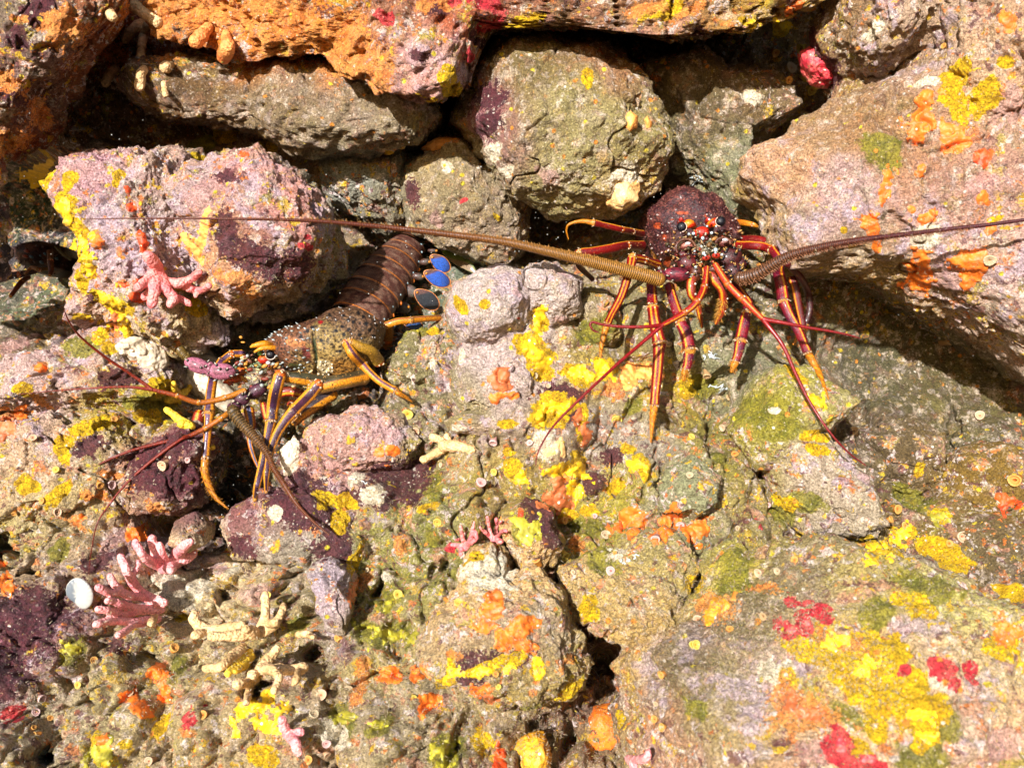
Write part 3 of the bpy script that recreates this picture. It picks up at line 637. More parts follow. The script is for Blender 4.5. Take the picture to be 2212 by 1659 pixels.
class Shape:
    def __init__(s): s.V, s.T, s.C, s.k = [], [], [], 0
    def add(s, V, F, C):
        V = np.asarray(V, float); F = np.asarray(F, int)
        if F.shape[1] == 4: F = np.vstack([F[:, [0, 1, 2]], F[:, [0, 2, 3]]])
        C = np.asarray(C, float)
        if C.ndim == 1: C = np.tile(C, (len(V), 1))
        s.V.append(V); s.T.append(F + s.k); s.C.append(C); s.k += len(V)
    def tube(s, path, rad, colf, n=20, flat=1.0, cap=True):
        """path (m,3), rad (m,), colf(t 0..1, angle from the side turned to the front) -> colours."""
        P = np.asarray(path, float); m = len(P); rad = np.broadcast_to(rad, (m,))
        T = np.gradient(P, axis=0); T /= np.linalg.norm(T, axis=1)[:, None] + 1e-12
        Vw = np.array([0, -CAM_Y, 0]) - P; Vw /= np.linalg.norm(Vw, axis=1)[:, None]
        B = np.cross(T, Vw); B /= np.linalg.norm(B, axis=1)[:, None] + 1e-9
        for i in range(1, m):
            if (B[i] * B[i - 1]).sum() < 0: B[i] = -B[i]
        N = np.cross(B, T)
        a = np.linspace(-np.pi, np.pi, n, endpoint=False)
        R = P[:, None] + rad[:, None, None] * (np.cos(a)[None, :, None] * N[:, None] * flat + np.sin(a)[None, :, None] * B[:, None])
        t = np.linspace(0, 1, m)
        tg, ag = np.meshgrid(t, a, indexing='ij')
        c = np.asarray(colf(tg.ravel(), ag.ravel()), float)
        if c.ndim == 1: c = np.tile(c, (m * n, 1))
        i = np.arange(m - 1)[:, None] * n; j = np.arange(n)[None]; j2 = (j + 1) % n
        F = np.stack([i + j, i + n + j, i + n + j2, i + j2], -1).reshape(-1, 4)
        V = R.reshape(-1, 3)
        s.add(V, F[:, ::-1], c)
        if cap:
            for e, (p, d) in enumerate(((P[0], -T[0]), (P[-1], T[-1]))):
                r0 = rad[0] if e == 0 else rad[-1]
                ring = R[0] if e == 0 else R[-1]
                cc = c[:n] if e == 0 else c[-n:]
                mid = p + (ring - p) * .7 + d * r0 * .55
                VV = np.vstack([ring, mid, p + d * r0 * .85]); k = np.arange(n); k2 = (k + 1) % n
                FF = np.vstack([np.stack([k, k2, n + k2], -1), np.stack([k, n + k2, n + k], -1), np.stack([n + k, n + k2, np.full(n, 2 * n)], -1)])
                s.add(VV, FF if e == 1 else FF[:, ::-1], np.vstack([cc, cc, cc[:1]]))
    def ball(s, c, r, col, sub=2, rot=None, colf=None):
        Dv, F = ico(sub)
        V = Dv * np.asarray(r, float)
        if rot is not None:
            ca, sa = math.cos(rot), math.sin(rot)
            V = np.stack([V[:, 0] * ca + V[:, 2] * sa, V[:, 1], -V[:, 0] * sa + V[:, 2] * ca], -1)
        s.add(V + np.asarray(c), F, colf(Dv) if colf else col)
    def spike(s, p, d, L, r, c0, c1, n=7):
        d = np.asarray(d, float); d = d / (np.linalg.norm(d) + 1e-9)
        u = np.cross(d, [0.3, .2, .9]); u /= np.linalg.norm(u) + 1e-9; w = np.cross(d, u)
        a = np.arange(n) * 2 * np.pi / n
        ring = np.asarray(p) + r * (np.cos(a)[:, None] * u + np.sin(a)[:, None] * w)
        mid = np.asarray(p) + d * L * .5 + r * .62 * (np.cos(a)[:, None] * u + np.sin(a)[:, None] * w)
        V = np.vstack([ring, mid, np.asarray(p) + d * L]); k = np.arange(n); k2 = (k + 1) % n
        F = np.vstack([np.stack([k, k2, n + k2], -1), np.stack([k, n + k2, n + k], -1), np.stack([n + k, n + k2, np.full(n, 2 * n)], -1)])
        c0, c1 = np.asarray(c0, float), np.asarray(c1, float)
        s.add(V, F, np.vstack([np.tile(c0, (n, 1)), np.tile((c0 + c1) / 2, (n, 1)), c1[None]]))
    def build(s, name, mat, parent=None, loc=None, smooth=True):
        V = np.vstack(s.V); T = np.vstack(s.T); C = np.vstack(s.C)
        if parent is not None:
            base = ORG[parent.name]
        else:
            base = np.asarray(loc if loc is not None else V.mean(0))
        o = link(name, mesh_np(name, V - base, T, C, smooth), mat, loc=None if parent is not None else base, parent=parent)
        ORG[o.name] = base
        return o
ORG = {}
def empty(name, loc):
    o = bpy.data.objects.new(name, None); COL.objects.link(o); o.location = loc; o.empty_display_size = .02
    ORG[o.name] = np.array(loc, float)
    return o
def L(*c): return lin(c)
def mixc(a, b, t):
    t = np.clip(np.atleast_1d(np.asarray(t, float)), 0, 1)[:, None]
    return np.asarray(a) * (1 - t) + np.asarray(b) * t
def sst(x, a, b):
    t = np.clip((np.asarray(x, float) - a) / (b - a), 0, 1); return t * t * (3 - 2 * t)

def path3(f, pts, clear=1.0, clamp=True):
    """rows (x, y, depth, radius) in a zoom frame -> (x,y,z,r) kept just in front of the rock."""
    out = []
    for x, y, d, r in pts:
        px, py = fx(f, x, y); rp = r * FR[f][2]
        rm = rp * K
        if f in ('R4', 'MC') or (f == 'D' and 1280 < px < 1800 and py < 870 and 5.5 < rp < 14): rm *= 1.1
        if clamp and 0 <= px <= 2212 and 0 <= py <= 1659:
            d = min(d, Dmin(px, py, rp * .7) - rm * clear)
        p = W(px, py, d)
        out.append([p[0], p[1], p[2], rm * (d + CAM_Y) / CAM_Y])
    return np.array(out)

PUR, CRI, MARN, YEL, ORA, OLV, GOLD, WHT = L(66, 22, 58), L(160, 14, 14), L(96, 14, 18), L(255, 186, 40), L(232, 96, 14), L(104, 84, 36), L(190, 120, 30), L(240, 225, 200)
def stripe_red(off=(-.45,), w=.16, base0=CRI, base1=PUR, tcut=None):
    def f(t, a):
        nz = .5 + .5 * np.sin(t * 9 + 1)
        c = mixc(base1, base0, .25 + .5 * nz if tcut is None else sst(t, *tcut))
        for o in off:
            d = np.abs(a - o)
            c = c * 0 + mixc(c, 0, 0) if False else c
            t1 = 1 - sst(d, w, w * 3.2); t2 = 1 - sst(d, w * .6, w * 1.25)
            c = c * (1 - t1[:, None]) + np.asarray(CRI) * 1.25 * t1[:, None]
            c = c * (1 - t2[:, None]) + np.asarray(mixc(ORA, YEL, .75 * np.ones(len(t)))) * t2[:, None]
        return c
    return f
def edge_gold(core=PUR, half=.5, side=OLV, shift=0.0):
    """purple field framed by two golden bands, olive outside."""
    def f(t, a):
        d = np.abs(a - shift)
        c = mixc(core, np.asarray(core) * 1.6, sst(np.sin(t * 13), .2, 1))
        b = sst(d, half * .75, half); o = sst(d, half * 1.75, half * 2.2)
        c = c * (1 - b[:, None]) + np.asarray(mixc(ORA, YEL, .6 * np.ones(len(t)))) * b[:, None]
        return c * (1 - o[:, None]) + np.asarray(side) * o[:, None]
    return f
def plain(c0, c1=None):
    def f(t, a):
        return mixc(c0, c1 if c1 is not None else c0, t)
    return f
def dactyl_col(t, a):
    c = mixc(L(196, 112, 18), L(236, 150, 26), .5 + .5 * np.sin(t * 40 + a * 3))
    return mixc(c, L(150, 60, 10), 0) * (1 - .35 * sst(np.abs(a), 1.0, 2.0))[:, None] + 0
def bristles(sh, P, rad, n, ln, c0, c1, rng, side=None, t0=0.0, t1=1.0):
    T = np.gradient(P, axis=0); T /= np.linalg.norm(T, axis=1)[:, None] + 1e-9
    for _ in range(n):
        i = int((t0 + (t1 - t0) * rng.random()) * (len(P) - 1)); r = np.broadcast_to(rad, (len(P),))[i]
        v = Vector((rng.normal(), rng.normal() - .6, rng.normal()))
        v = np.array(v); v -= T[i] * (v @ T[i]); v /= np.linalg.norm(v) + 1e-9
        if side is not None:
            v = v + np.asarray(side) * rng.random() * 2; v -= T[i] * (v @ T[i]); v /= np.linalg.norm(v) + 1e-9
        sh.spike(P[i] + v * r * .8, v * .8 + T[i] * .5, ln * (.6 + .8 * rng.random()), max(r * .10, .00028), c0, c1, 5)

def leg(root, f, pts, colf, dac=None, knobs=(), n=40, clear=1.05, clamp=True, name="leg", hair=40, flat=.85, segs=None):
    """pts rows (x,y,depth,r); dac rows continue the leg as its claw tip; knobs = indices of pts with pale joint nubs."""
    rng = np.random.default_rng(len(pts) * 31 + int(abs(pts[0][0])))
    q = path3(f, pts, clear, clamp)
    sh = Shape()
    cuts = [0] + list(segs or []) + [len(q) - 1]
    for a, b in zip(cuts[:-1], cuts[1:]):
        c, _ = cr(q[a:b + 1], max(12, 14 * (b - a)))
        tt = np.linspace(0, 1, len(c))
        rr = c[:, 3] * (1 + .10 * np.exp(-((tt - .03) / .06) ** 2) + .16 * np.exp(-((tt - .97) / .05) ** 2))
        sh.tube(c[:, :3], rr, colf, n, flat)
    for k in knobs:
        p, r = q[k, :3], q[k, 3]
        for _ in range(9):
            v = rng.normal(size=3); v[1] = -abs(v[1]) * .8; v /= np.linalg.norm(v)
            sh.ball(p + v * r * .98, r * rng.uniform(.16, .30), (WHT * .8 + YEL * .4) * rng.uniform(.5, 1.0), 1)
        sh.ball(p + np.array([0, r * .1, 0]), r * 1.08, ORA * .7 + GOLD * .3, 2)
    for k in cuts[1:]:
        p, r = q[k, :3], q[k, 3]
        T_ = q[k, :3] - q[k - 1, :3]; T_ /= np.linalg.norm(T_) + 1e-9
        sh.tube(np.stack([p - T_ * r * .22, p + T_ * r * .22]), r * 1.16, plain(L(60, 20, 20), L(214, 140, 50)), 20, flat)
        for _ in range(6):
            v = rng.normal(size=3); v -= T_ * (v @ T_); v[1] = -abs(v[1]); v /= np.linalg.norm(v)
            sh.spike(p + v * r, v + T_ * .8, r * .7, r * .2, L(120, 50, 24), L(250, 225, 180), 6)
    cc, _ = cr(q, 60)
    bristles(sh, cc[:, :3], cc[:, 3], 46, q[:, 3].mean() * .38, L(120, 50, 20), L(240, 180, 90), rng)
    o = sh.build(name, M_SHELL, root)
    if dac:
        q2 = path3(f, [pts[-1]] + list(dac), clear, clamp)
        q2[0, :3] = q[-1, :3]
        c, _ = cr(q2, 30)
        s2 = Shape()
        s2.tube(c[:, :3], c[:, 3] * np.linspace(1, .55, 30), dactyl_col, 18, .9)
        bristles(s2, c[:, :3], c[:, 3], hair, c[:, 3].mean() * .75, L(150, 84, 20), L(235, 160, 50), rng)
        s2.build("claw_tip", M_SHELL, root=None, parent=o) if False else s2.build("claw_tip", M_SHELL, o)
    return o

def antenna(root, f, pts, c0, c1, rings, hair, hl, hc, seed, n=16, clear=1.2, clamp=True, name="antenna", side=None):
    q = path3(f, pts, clear, clamp)
    # smooth depth so that the whip stays a clean curve
    m = 1600
    c, _ = cr(q, m)
    k = np.hanning(91); k /= k.sum()
    yy = np.minimum.accumulate(c[:, 1]) if False else c[:, 1]
    c[:, 1] = np.convolve(np.pad(yy, 45, 'edge'), k, 'valid')
    t = np.linspace(0, 1, m)
    Ln = np.concatenate([[0], np.cumsum(np.linalg.norm(np.diff(c[:, :3], axis=0), axis=1))])
    ph = np.cumsum(np.gradient(Ln) / np.maximum(c[:, 3] * rings, .0017))
    rr = c[:, 3] * (1 + .085 * np.sin(ph * 2 * np.pi))
    def colf(tg, ag):
        b = mixc(c0, c1, sst(tg, .05, .6))
        w = (.62 + .38 * np.sin(np.interp(tg, t, ph) * 2 * np.pi))
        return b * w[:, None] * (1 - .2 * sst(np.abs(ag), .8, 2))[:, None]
    sh = Shape()
    sh.tube(c[:, :3], rr, colf, n)
    bristles(sh, c[:, :3], c[:, 3], hair, hl, np.asarray(c0) * .8, hc, np.random.default_rng(seed), side, 0, .75)
    return sh.build(name, M_HAIR, root)

def thin(root, f, stem, br, cols, name="antennule", knob=True):
    """antennule: stem rows then whips (rows), all (x,y,depth,r)."""
    q = path3(f, stem, 1.4)
    sh = Shape()
    c, _ = cr(q, 60)
    sh.tube(c[:, :3], c[:, 3], stripe_red((-.3,), .22, cols[0], cols[0]) if cols[2] else plain(cols[0], cols[1]), 24)
    for i in range(1, len(q) - 1):
        sh.ball(q[i, :3], q[i, 3] * 1.22, np.asarray(cols[0]) * .5 + GOLD * .5, 2)
        sh.ball(q[i, :3] + np.array([q[i, 3] * .6, -q[i, 3] * .7, q[i, 3] * .5]), q[i, 3] * .4, WHT * .8, 1)
    o = sh.build(name, M_SHELL, root)
    for b in br:
        s2 = Shape()
        q2 = path3(f, [stem[-1]] + b, 1.5); q2[0, :3] = q[-1, :3]
        c, _ = cr(q2, 120)
        k = np.hanning(21); k /= k.sum(); c[:, 1] = np.convolve(np.pad(c[:, 1], 10, 'edge'), k, 'valid')
        s2.tube(c[:, :3], c[:, 3], plain(cols[1], np.asarray(cols[1]) * .6), 12)
        s2.build("whip", M_SHELL, o)
    return o

def shellbody(name, f, poly, y0, df, db, colf, root, mat, sub=7, n=2.2, cen=None, dispf=None, tilt=(0, 0)):
    pts = np.array([fx(f, *p) for p in poly], float)
    cen = np.array(fx(f, *cen)) if cen else pts.mean(0)
    pts = np.vstack([pts + (np.roll(pts, -1, 0) - pts) * k_ for k_ in (0, .2, .4, .6, .8)])
    w, h = np.ptp(pts[:, 0]) / 2, np.ptp(pts[:, 1]) / 2
    Dv, F = ico(sub)
    sk = K * (y0 + CAM_Y) / CAM_Y
    th = np.arctan2(-Dv[:, 2] * h, Dv[:, 0] * w)
    q = pts - cen; ang = np.arctan2(q[:, 1], q[:, 0]); o = np.argsort(ang)
    r0 = np.hypot(q[:, 0], q[:, 1])[o]; ang = ang[o]
    r = np.interp(th, np.concatenate([ang - 2 * np.pi, ang, ang + 2 * np.pi]), np.tile(r0, 3))
    s = np.hypot(Dv[:, 0], Dv[:, 2]); a = np.abs(Dv[:, 1]); m = (s ** n + a ** n) ** (-1 / n)
    X = r * np.cos(th) * s * m * sk; Z = -r * np.sin(th) * s * m * sk
    dd = np.where(Dv[:, 1] < 0, df, db); Y = np.sign(Dv[:, 1]) * a * m * dd
    N = np.stack([X / (w * sk) ** 2, Y / dd ** 2, Z / (h * sk) ** 2], -1); N /= np.linalg.norm(N, axis=1)[:, None] + 1e-9
    Y = Y + tilt[0] * X + tilt[1] * Z
    c3 = W(cen[0], cen[1], y0)
    P = np.stack([X, Y, Z], -1) + c3
    u = (P[:, 0] / (K * (P[:, 1] + CAM_Y) / CAM_Y) + 1106 - FR[f][0]) / FR[f][2]
    v = (829.5 - P[:, 2] / (K * (P[:, 1] + CAM_Y) / CAM_Y) - FR[f][1]) / FR[f][2]
    if dispf is not None: P = P + N * dispf(P, u, v)[:, None]
    sh = Shape(); sh.add(P, F, colf(P, u, v))
    sh.P, sh.N, sh.u, sh.v = P, N, u, v
    return sh
def spines_on(sh, n, rng, cond, L0, L1, r0, c0, c1, back=(0, 0, 0)):
    idx = np.nonzero(cond(sh.P, sh.u, sh.v) & (sh.N[:, 1] < -.05))[0]
    out = []
    for i in rng.permutation(idx):
        if len(out) >= n: break
        if all(np.linalg.norm(sh.P[i] - p) > r0 * 3.2 for p in out):
            out.append(sh.P[i]); ln = rng.uniform(L0, L1)
            sh.spike(sh.P[i] - sh.N[i] * r0 * .3, sh.N[i] + np.asarray(back), ln, r0 * rng.uniform(.8, 1.2), c0, c1, 8)
def Pz(f, x, y, d):
    return W(*fx(f, x, y), d)

# ------------------------------------------------------------------ the red spiny lobster, right
f = 'R4'
u1 = FR[f][2] * K                                       # metres per zoom pixel
LR = empty("spiny_lobster", Pz(f, 1450, 900, .06))
tag(LR, "dark red spiny lobster facing out of its den with antennae stretched to both sides", "lobster", "spiny lobsters in the reef crevice")
rng = np.random.default_rng(5)
def ccol(P, u, v):
    n = fbm(P, 120, 4, 91); w, b = worley(P, 420, 17)
    c = mixc(L(80, 32, 36), L(130, 70, 60), sst(n, -.4, .7))
    c = mixc(c, L(36, 16, 22), sst(w, .45, .7) * .7)
    for (x, y, rx, ry) in ((1125, 520, 50, 40), (1265, 465, 70, 26), (1215, 830, 40, 50), (1330, 410, 60, 16), (1180, 610, 20, 40), (1560, 430, 30, 30)):
        c = mixc(c, L(196, 78, 30), sst(1 - np.hypot((u - x) / rx, (v - y) / ry) + .5 * n, 0, .5))
    c = mixc(c, L(92, 84, 52), sst(v, 580, 700) * sst(u, 1180, 1300) * .6)
    return mixc(c, L(236, 150, 40), sst(1 - np.abs((u - 1080) * .62 - (v - 760) * .5 + 6) / 14, 0, .6) * sst(v, 700, 740) * sst(u, 1210, 1190))
sh = shellbody("carapace", f, [(978,480),(1005,405),(1100,318),(1200,240),(1290,196),(1400,188),(1450,232),(1560,272),(1640,356),(1740,430),(1800,520),(1830,620),(1820,740),(1760,850),(1620,900),(1420,905),(1250,885),(1150,845),(1075,770),(1015,650),(984,560)],
   .080, .066, .16, ccol, LR, M_ROUGH, 7, 2.6, (1400, 560), lambda P, u, v: .0016 * np.clip(.6 - worley(P, 300, 9)[0], 0, 1) + .0045 * fbm(P, 40, 3, 77))
spines_on(sh, 240, rng, lambda P, u, v: (v < 760), .0008, .0022, .0010, L(74, 34, 36), L(190, 120, 100))
spines_on(sh, 70, rng, lambda P, u, v: (v > 420) & (u > 1060), .002, .004, .0015, L(150, 70, 40), L(250, 240, 235))
spines_on(sh, 60, rng, lambda P, u, v: (v > 560) & (u > 1200), .004, .008, .0018, L(120, 40, 34), L(255, 200, 110), (0, 0, .5))
for i in rng.permutation(np.nonzero((sh.N[:, 1] < .1) & (sh.v < 820))[0])[:900]:
    sh.spike(sh.P[i], sh.N[i] + rng.normal(size=3) * .35 + np.array([0, -.2, -.2]), rng.uniform(.0018, .0042), .00028, L(90, 44, 38), L(170, 110, 84), 4)
sh.build("carapace", M_ROUGH, LR)
Y0 = -.012
# eyes on their stalks
for (ex, ey, sx, sy, hx, hy, side) in ((1338, 526, 1405, 500, 1330, 440, -1), (1678, 478, 1612, 494, 1568, 440, 1)):
    e = Shape()
    e.ball(Pz(f, ex, ey, Y0 - .012), np.array([44, 40, 44]) * u1, L(12, 12, 24), 4)
    eo = e.build("eye", M_SHELL, LR)
    rgm = Shape()
    a = np.linspace(-1.25, 1.25, 40) + (.25 if side < 0 else np.pi - .25)
    rp = np.stack([Pz(f, ex + 43 * math.cos(t), ey + 43 * math.sin(t), Y0 - .018) for t in a])
    rgm.tube(rp, 3.2 * u1, plain(L(250, 215, 190)), 8); rgm.build("eye_ring", M_SHELL, eo)
    st = Shape(); c, _ = cr(np.array([Pz(f, ex - side * -14, ey, Y0), Pz(f, sx, sy, Y0 - .008), Pz(f, (sx * .6 + 1510 * .4), sy + 25, Y0 + .004)]), 24)
    st.tube(c, np.interp(np.linspace(0, 1, 24), [0, .4, 1], [34, 42, 26]) * u1, lambda t, a: mixc(L(250, 150, 24), L(226, 50, 14), sst(np.sin(t * 14 + a * 2), -.2, .5)), 20)
    st.build("eye_stalk", M_SHELL, LR)
    hn = Shape(); hn.spike(Pz(f, hx, hy + 44, Y0 + .012), Pz(f, hx - side * 6, hy - 60, Y0 - .03) - Pz(f, hx, hy + 44, Y0 + .012), 125 * u1, 34 * u1, L(120, 30, 22), L(235, 40, 20), 14)
    hn.build("horn", M_SHELL, LR)
pl = Shape()
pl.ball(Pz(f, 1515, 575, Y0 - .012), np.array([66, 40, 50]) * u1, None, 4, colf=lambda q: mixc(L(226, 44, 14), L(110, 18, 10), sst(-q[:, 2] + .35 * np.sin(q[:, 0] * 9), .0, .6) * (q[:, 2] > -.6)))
for x, y, r in ((1440, 585, 15), (1520, 628, 18), (1600, 580, 14), (1560, 520, 10), (1400, 590, 12), (1580, 460, 10), (1640, 520, 9)):
    pl.ball(Pz(f, x, y, Y0 - .026), r * u1, L(210, 230, 236), 2)  # pale balls stand for highlights, glints put in as colour
pl.build("face_plate", M_SHELL, LR)
# antennular plate and the ring-shaped rubbing pads
fp = Shape()
def fcol(q): return mixc(L(84, 78, 48), L(120, 84, 50), sst(np.sin(q[:, 0] * 7 + q[:, 2] * 11), -.3, .6))
fp.ball(Pz(f, 1555, 720, Y0 + .002), np.array([125, 70, 130]) * u1, None, 5, colf=fcol)
for i in range(70):
    x, y = 1555 + rng.normal() * 75, 720 + rng.normal() * 70
    fp.ball(Pz(f, x, y, Y0 - .033 + .00012 * abs(x - 1555) + .0001 * abs(y - 720)), rng.uniform(4, 12) * u1, mixc(L(120, 104, 60), L(235, 225, 200), np.array([rng.random() ** 2]))[0], 1)
fp.build("antennular_plate", M_SHELL, LR)
for cx, cy, rr, a0, a1 in ((1372, 712, 78, 2.6, 6.1), (1700, 680, 60, 3.4, 6.2)):
    pd = Shape(); a = np.linspace(a0, a1, 40)
    pth = np.stack([Pz(f, cx + rr * 1.1 * math.cos(t), cy + rr * math.sin(t), Y0 - .026) for t in a])
    pd.tube(pth, 11 * u1, plain(L(96, 44, 30), L(120, 70, 40)), 14)
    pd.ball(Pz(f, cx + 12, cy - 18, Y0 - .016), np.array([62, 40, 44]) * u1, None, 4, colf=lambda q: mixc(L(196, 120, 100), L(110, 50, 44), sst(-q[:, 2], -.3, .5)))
    pd.ball(Pz(f, cx + 20, cy - 40, Y0 - .032), np.array([26, 10, 14]) * u1, L(235, 215, 215), 3)
    pd.build("rubbing_pad", M_SHELL, LR)
cl = Shape()
for x, y, r in ((1550, 800, 27), (1640, 778, 30)):
    cl.ball(Pz(f, x, y, Y0 - .036), np.array([r * 1.2, r, r * .85]) * u1, L(196, 50, 28), 3)
    cl.ball(Pz(f, x - 6, y - 24, Y0 - .046), r * .34 * u1, L(200, 226, 236), 2)
for x, y, r in ((1530, 760, 16), (1635, 730, 20), (1690, 770, 12), (1450, 740, 10), (1460, 880, 12)):
    cl.ball(Pz(f, x, y, Y0 - .042), r * u1, L(206, 226, 232), 2)
for i in range(260):
    x, y = rng.uniform(1190, 1850), rng.uniform(560, 930)
    if (x - 1520) ** 2 / 330 ** 2 + (y - 720) ** 2 / 220 ** 2 > 1: continue
    dd = Y0 - .030 + .035 * ((x - 1520) ** 2 / 330 ** 2 + (y - 720) ** 2 / 240 ** 2) + rng.normal() * .004
    r = rng.uniform(6, 24) * rng.uniform(.5, 1)
    cc = [L(90, 26, 22), L(60, 26, 24), L(120, 84, 40), L(150, 50, 24), L(80, 70, 44), L(196, 130, 60)][rng.integers(6)]
    if rng.random() < .55: cl.ball(Pz(f, x, y, dd), np.array([r * rng.uniform(.8, 1.8), r, r]) * u1, cc, 2, rot=rng.uniform(0, 3))
    else: cl.spike(Pz(f, x, y, dd + .004), (rng.normal() * .5, -1, rng.uniform(-.4, .7)), r * 2.6 * u1, r * .55 * u1, cc, L(246, 210, 150), 7)
cl.build("mouth_knob", M_SHELL, LR)
# antenna bases: stacked spiny joints
def base_joint(root, f, ells, cA, cB, cspine, nsp, seed, u, dark=L(16, 8, 14), name="antenna_base"):
    b = Shape(); rg = np.random.default_rng(seed)
    for (x, y, d, rx, ry, rz, rot) in ells:
        b.ball(Pz(f, x, y, d), np.array([rx, rz, ry]) * u, None, 4, rot=math.radians(rot),
               colf=lambda q: mixc(cA, cB, sst(fbm(q, 3, 3, seed), -.3, .5)))
        for _ in range(nsp):
            v = rg.normal(size=3); v[1] = -abs(v[1]); v /= np.linalg.norm(v)
            ca, sa = math.cos(math.radians(rot)), math.sin(math.radians(rot))
            w = v * np.array([rx, rz, ry]) * u; w = np.array([w[0] * ca + w[2] * sa, w[1], -w[0] * sa + w[2] * ca])
            p = Pz(f, x, y, d) + w
            b.ball(p, min(rx, ry) * .19 * u, dark, 2)
            b.spike(p, w / np.linalg.norm(w) + np.array([-.3, -.2, .4]), min(rx, ry) * .55 * u, min(rx, ry) * .14 * u, dark * 2, cspine, 8)
    return b.build(name, M_SHELL, root)
base_joint(LR, f, [(1290, 945, -.035, 118, 62, 60, 4), (1150, 965, -.036, 58, 62, 56, 0)], L(140, 34, 52), L(86, 24, 40), L(252, 235, 205), 8, 3, u1)
base_joint(LR, f, [(1390, 850, -.028, 95, 80, 66, 30), (1370, 780, -.02, 100, 60, 50, 0)], L(110, 28, 30), L(72, 22, 26), L(255, 205, 120), 12, 4, u1)
base_joint(LR, f, [(1760, 800, -.022, 110, 95, 70, -20), (1790, 920, -.03, 80, 85, 60, 0), (1850, 850, -.02, 60, 60, 50, 0)], L(84, 26, 26), L(52, 20, 20), L(236, 180, 90), 16, 6, u1)
base_joint(LR, f, [(1460, 930, -.03, 60, 80, 60, 0), (1620, 900, -.032, 60, 50, 50, 0)], L(100, 46, 24), L(70, 30, 20), L(250, 190, 80), 8, 9, u1, name="mouthpart")
# the two long antennae
antenna(LR, 'D', [(1425,604,-.04,14.5),(1380,592,-.045,14),(1300,571,-.05,12.5),(1190,545,-.06,10.5),(1090,523,-.075,8.5),(980,508,-.095,7),(860,494,-.115,5.6),(740,482,-.14,4.4),(640,476,-.16,3.6),(500,473,-.18,2.6),(300,472,-.19,1.6),(180,474,-.19,.9)],
        L(186, 130, 50), L(130, 56, 30), .33, 520, .0034, L(226, 160, 90), 2, side=(0, 0, .6))
antenna(LR, 'D', [(1596,602,-.035,14),(1612,600,-.045,14),(1640,590,-.06,13),(1680,566,-.075,10.5),(1720,548,-.09,9),(1790,531,-.11,7.5),(1870,517,-.13,6.2),(1960,506,-.145,5.2),(2060,494,-.155,4.6),(2150,484,-.16,4.2),(2300,462,-.17,3.4)],
        L(120, 74, 40), L(98, 22, 28), .5, 700, .0040, L(206, 140, 100), 4, side=(.2, 0, -1.6))
thin(LR, 'D', [(1527,578,-.055,5.5),(1521,620,-.065,6.5),(1505,652,-.075,7),(1478,676,-.08,6.5),(1430,703,-.09,5)],
     [[(1390,738,-.1,4),(1330,790,-.12,3.6),(1260,855,-.14,3),(1200,915,-.15,2.4),(1170,960,-.16,1.8),(1160,985,-.16,1.4),(1157,1005,-.16,1)],
      [(1395,706,-.1,3.6),(1345,706,-.1,3.4),(1300,701,-.1,3),(1280,696,-.1,3),(1275,703,-.1,2.6),(1282,714,-.1,2.2),(1293,718,-.1,1.4)]], (L(170, 30, 18), L(160, 12, 18), True))
thin(LR, 'D', [(1545,572,-.055,6),(1572,614,-.065,7),(1602,645,-.072,7),(1648,690,-.08,5.5)],
     [[(1690,745,-.09,4.2),(1720,810,-.1,3.8),(1750,870,-.11,3.2),(1790,930,-.12,2.6),(1830,975,-.12,1.9),(1871,1006,-.12,1)],
      [(1690,697,-.09,4),(1740,707,-.09,3.6),(1790,715,-.09,3),(1830,723,-.09,2.2),(1858,731,-.09,1)]], (L(200, 60, 20), L(160, 12, 18), True))
# legs
RS = stripe_red((-.5,), .15); RS2 = stripe_red((-.42, .42), .13, CRI, MARN); RD = stripe_red((1.0,), .2, MARN, MARN)
leg(LR, f, [(990,585,.05,26),(900,565,.02,25),(810,548,.0,25),(700,522,-.01,25),(560,490,-.02,24)], stripe_red((1.1,), .22, CRI, MARN), [(470,476,-.02,20),(390,486,-.02,16),(335,512,-.02,13),(322,565,-.015,12),(340,636,-.01,7)], (1, 2), clamp=False, hair=0)
leg(LR, f, [(990,690,.05,36),(850,690,.01,36),(700,718,-.01,36),(560,740,-.02,34),(440,755,-.025,30)], stripe_red((1.2,), .2, CRI, MARN), None, (1, 4), clamp=False)
leg(LR, f, [(430,755,-.02,34),(410,810,.0,26),(450,890,.03,24),(550,985,.06,18)], plain(L(120, 20, 24), MARN), None, (), clamp=False)
leg(LR, 'D', [(1420,572,.03,9),(1390,562,.0,9),(1366,558,-.02,9),(1360,585,-.03,9),(1342,640,-.04,8.2),(1322,678,-.05,7.6),(1311,702,-.06,7)], RS2, [(1304,726,-.06,7),(1299,750,-.06,6),(1297,774,-.06,3)], (1, 2), segs=(2,))
leg(LR, 'MC', [(1932,200,-.0,27),(1936,290,-.01,29),(1940,345,-.02,30)], RS, None, (), clamp=False)
leg(LR, 'MC', [(1940,345,-.02,30),(1952,430,-.03,34),(1980,560,-.035,36),(1975,640,-.04,31),(1968,740,-.045,30),(1958,840,-.05,27),(1951,938,-.05,24)], RS2, [(1940,1010,-.05,22),(1934,1080,-.05,18),(1928,1168,-.05,7)], (0,), segs=(2,))
leg(LR, 'D', [(1446,618,.0,9),(1455,650,-.01,10),(1468,688,-.02,10.5)], RS, None, (2,), clamp=False)
leg(LR, 'D', [(1470,698,-.02,10),(1482,722,-.025,12.5),(1489,755,-.03,12),(1486,782,-.03,9.5),(1482,797,-.03,8)], stripe_red((.35,), .17, CRI, PUR), [(1479,806,-.03,8.5),(1477,821,-.03,7)], (0,), segs=(2,))
leg(LR, 'D', [(1580,600,.01,8),(1598,628,.0,9),(1616,655,-.01,9),(1612,674,-.015,9)], RS, None, (3,), clamp=False)
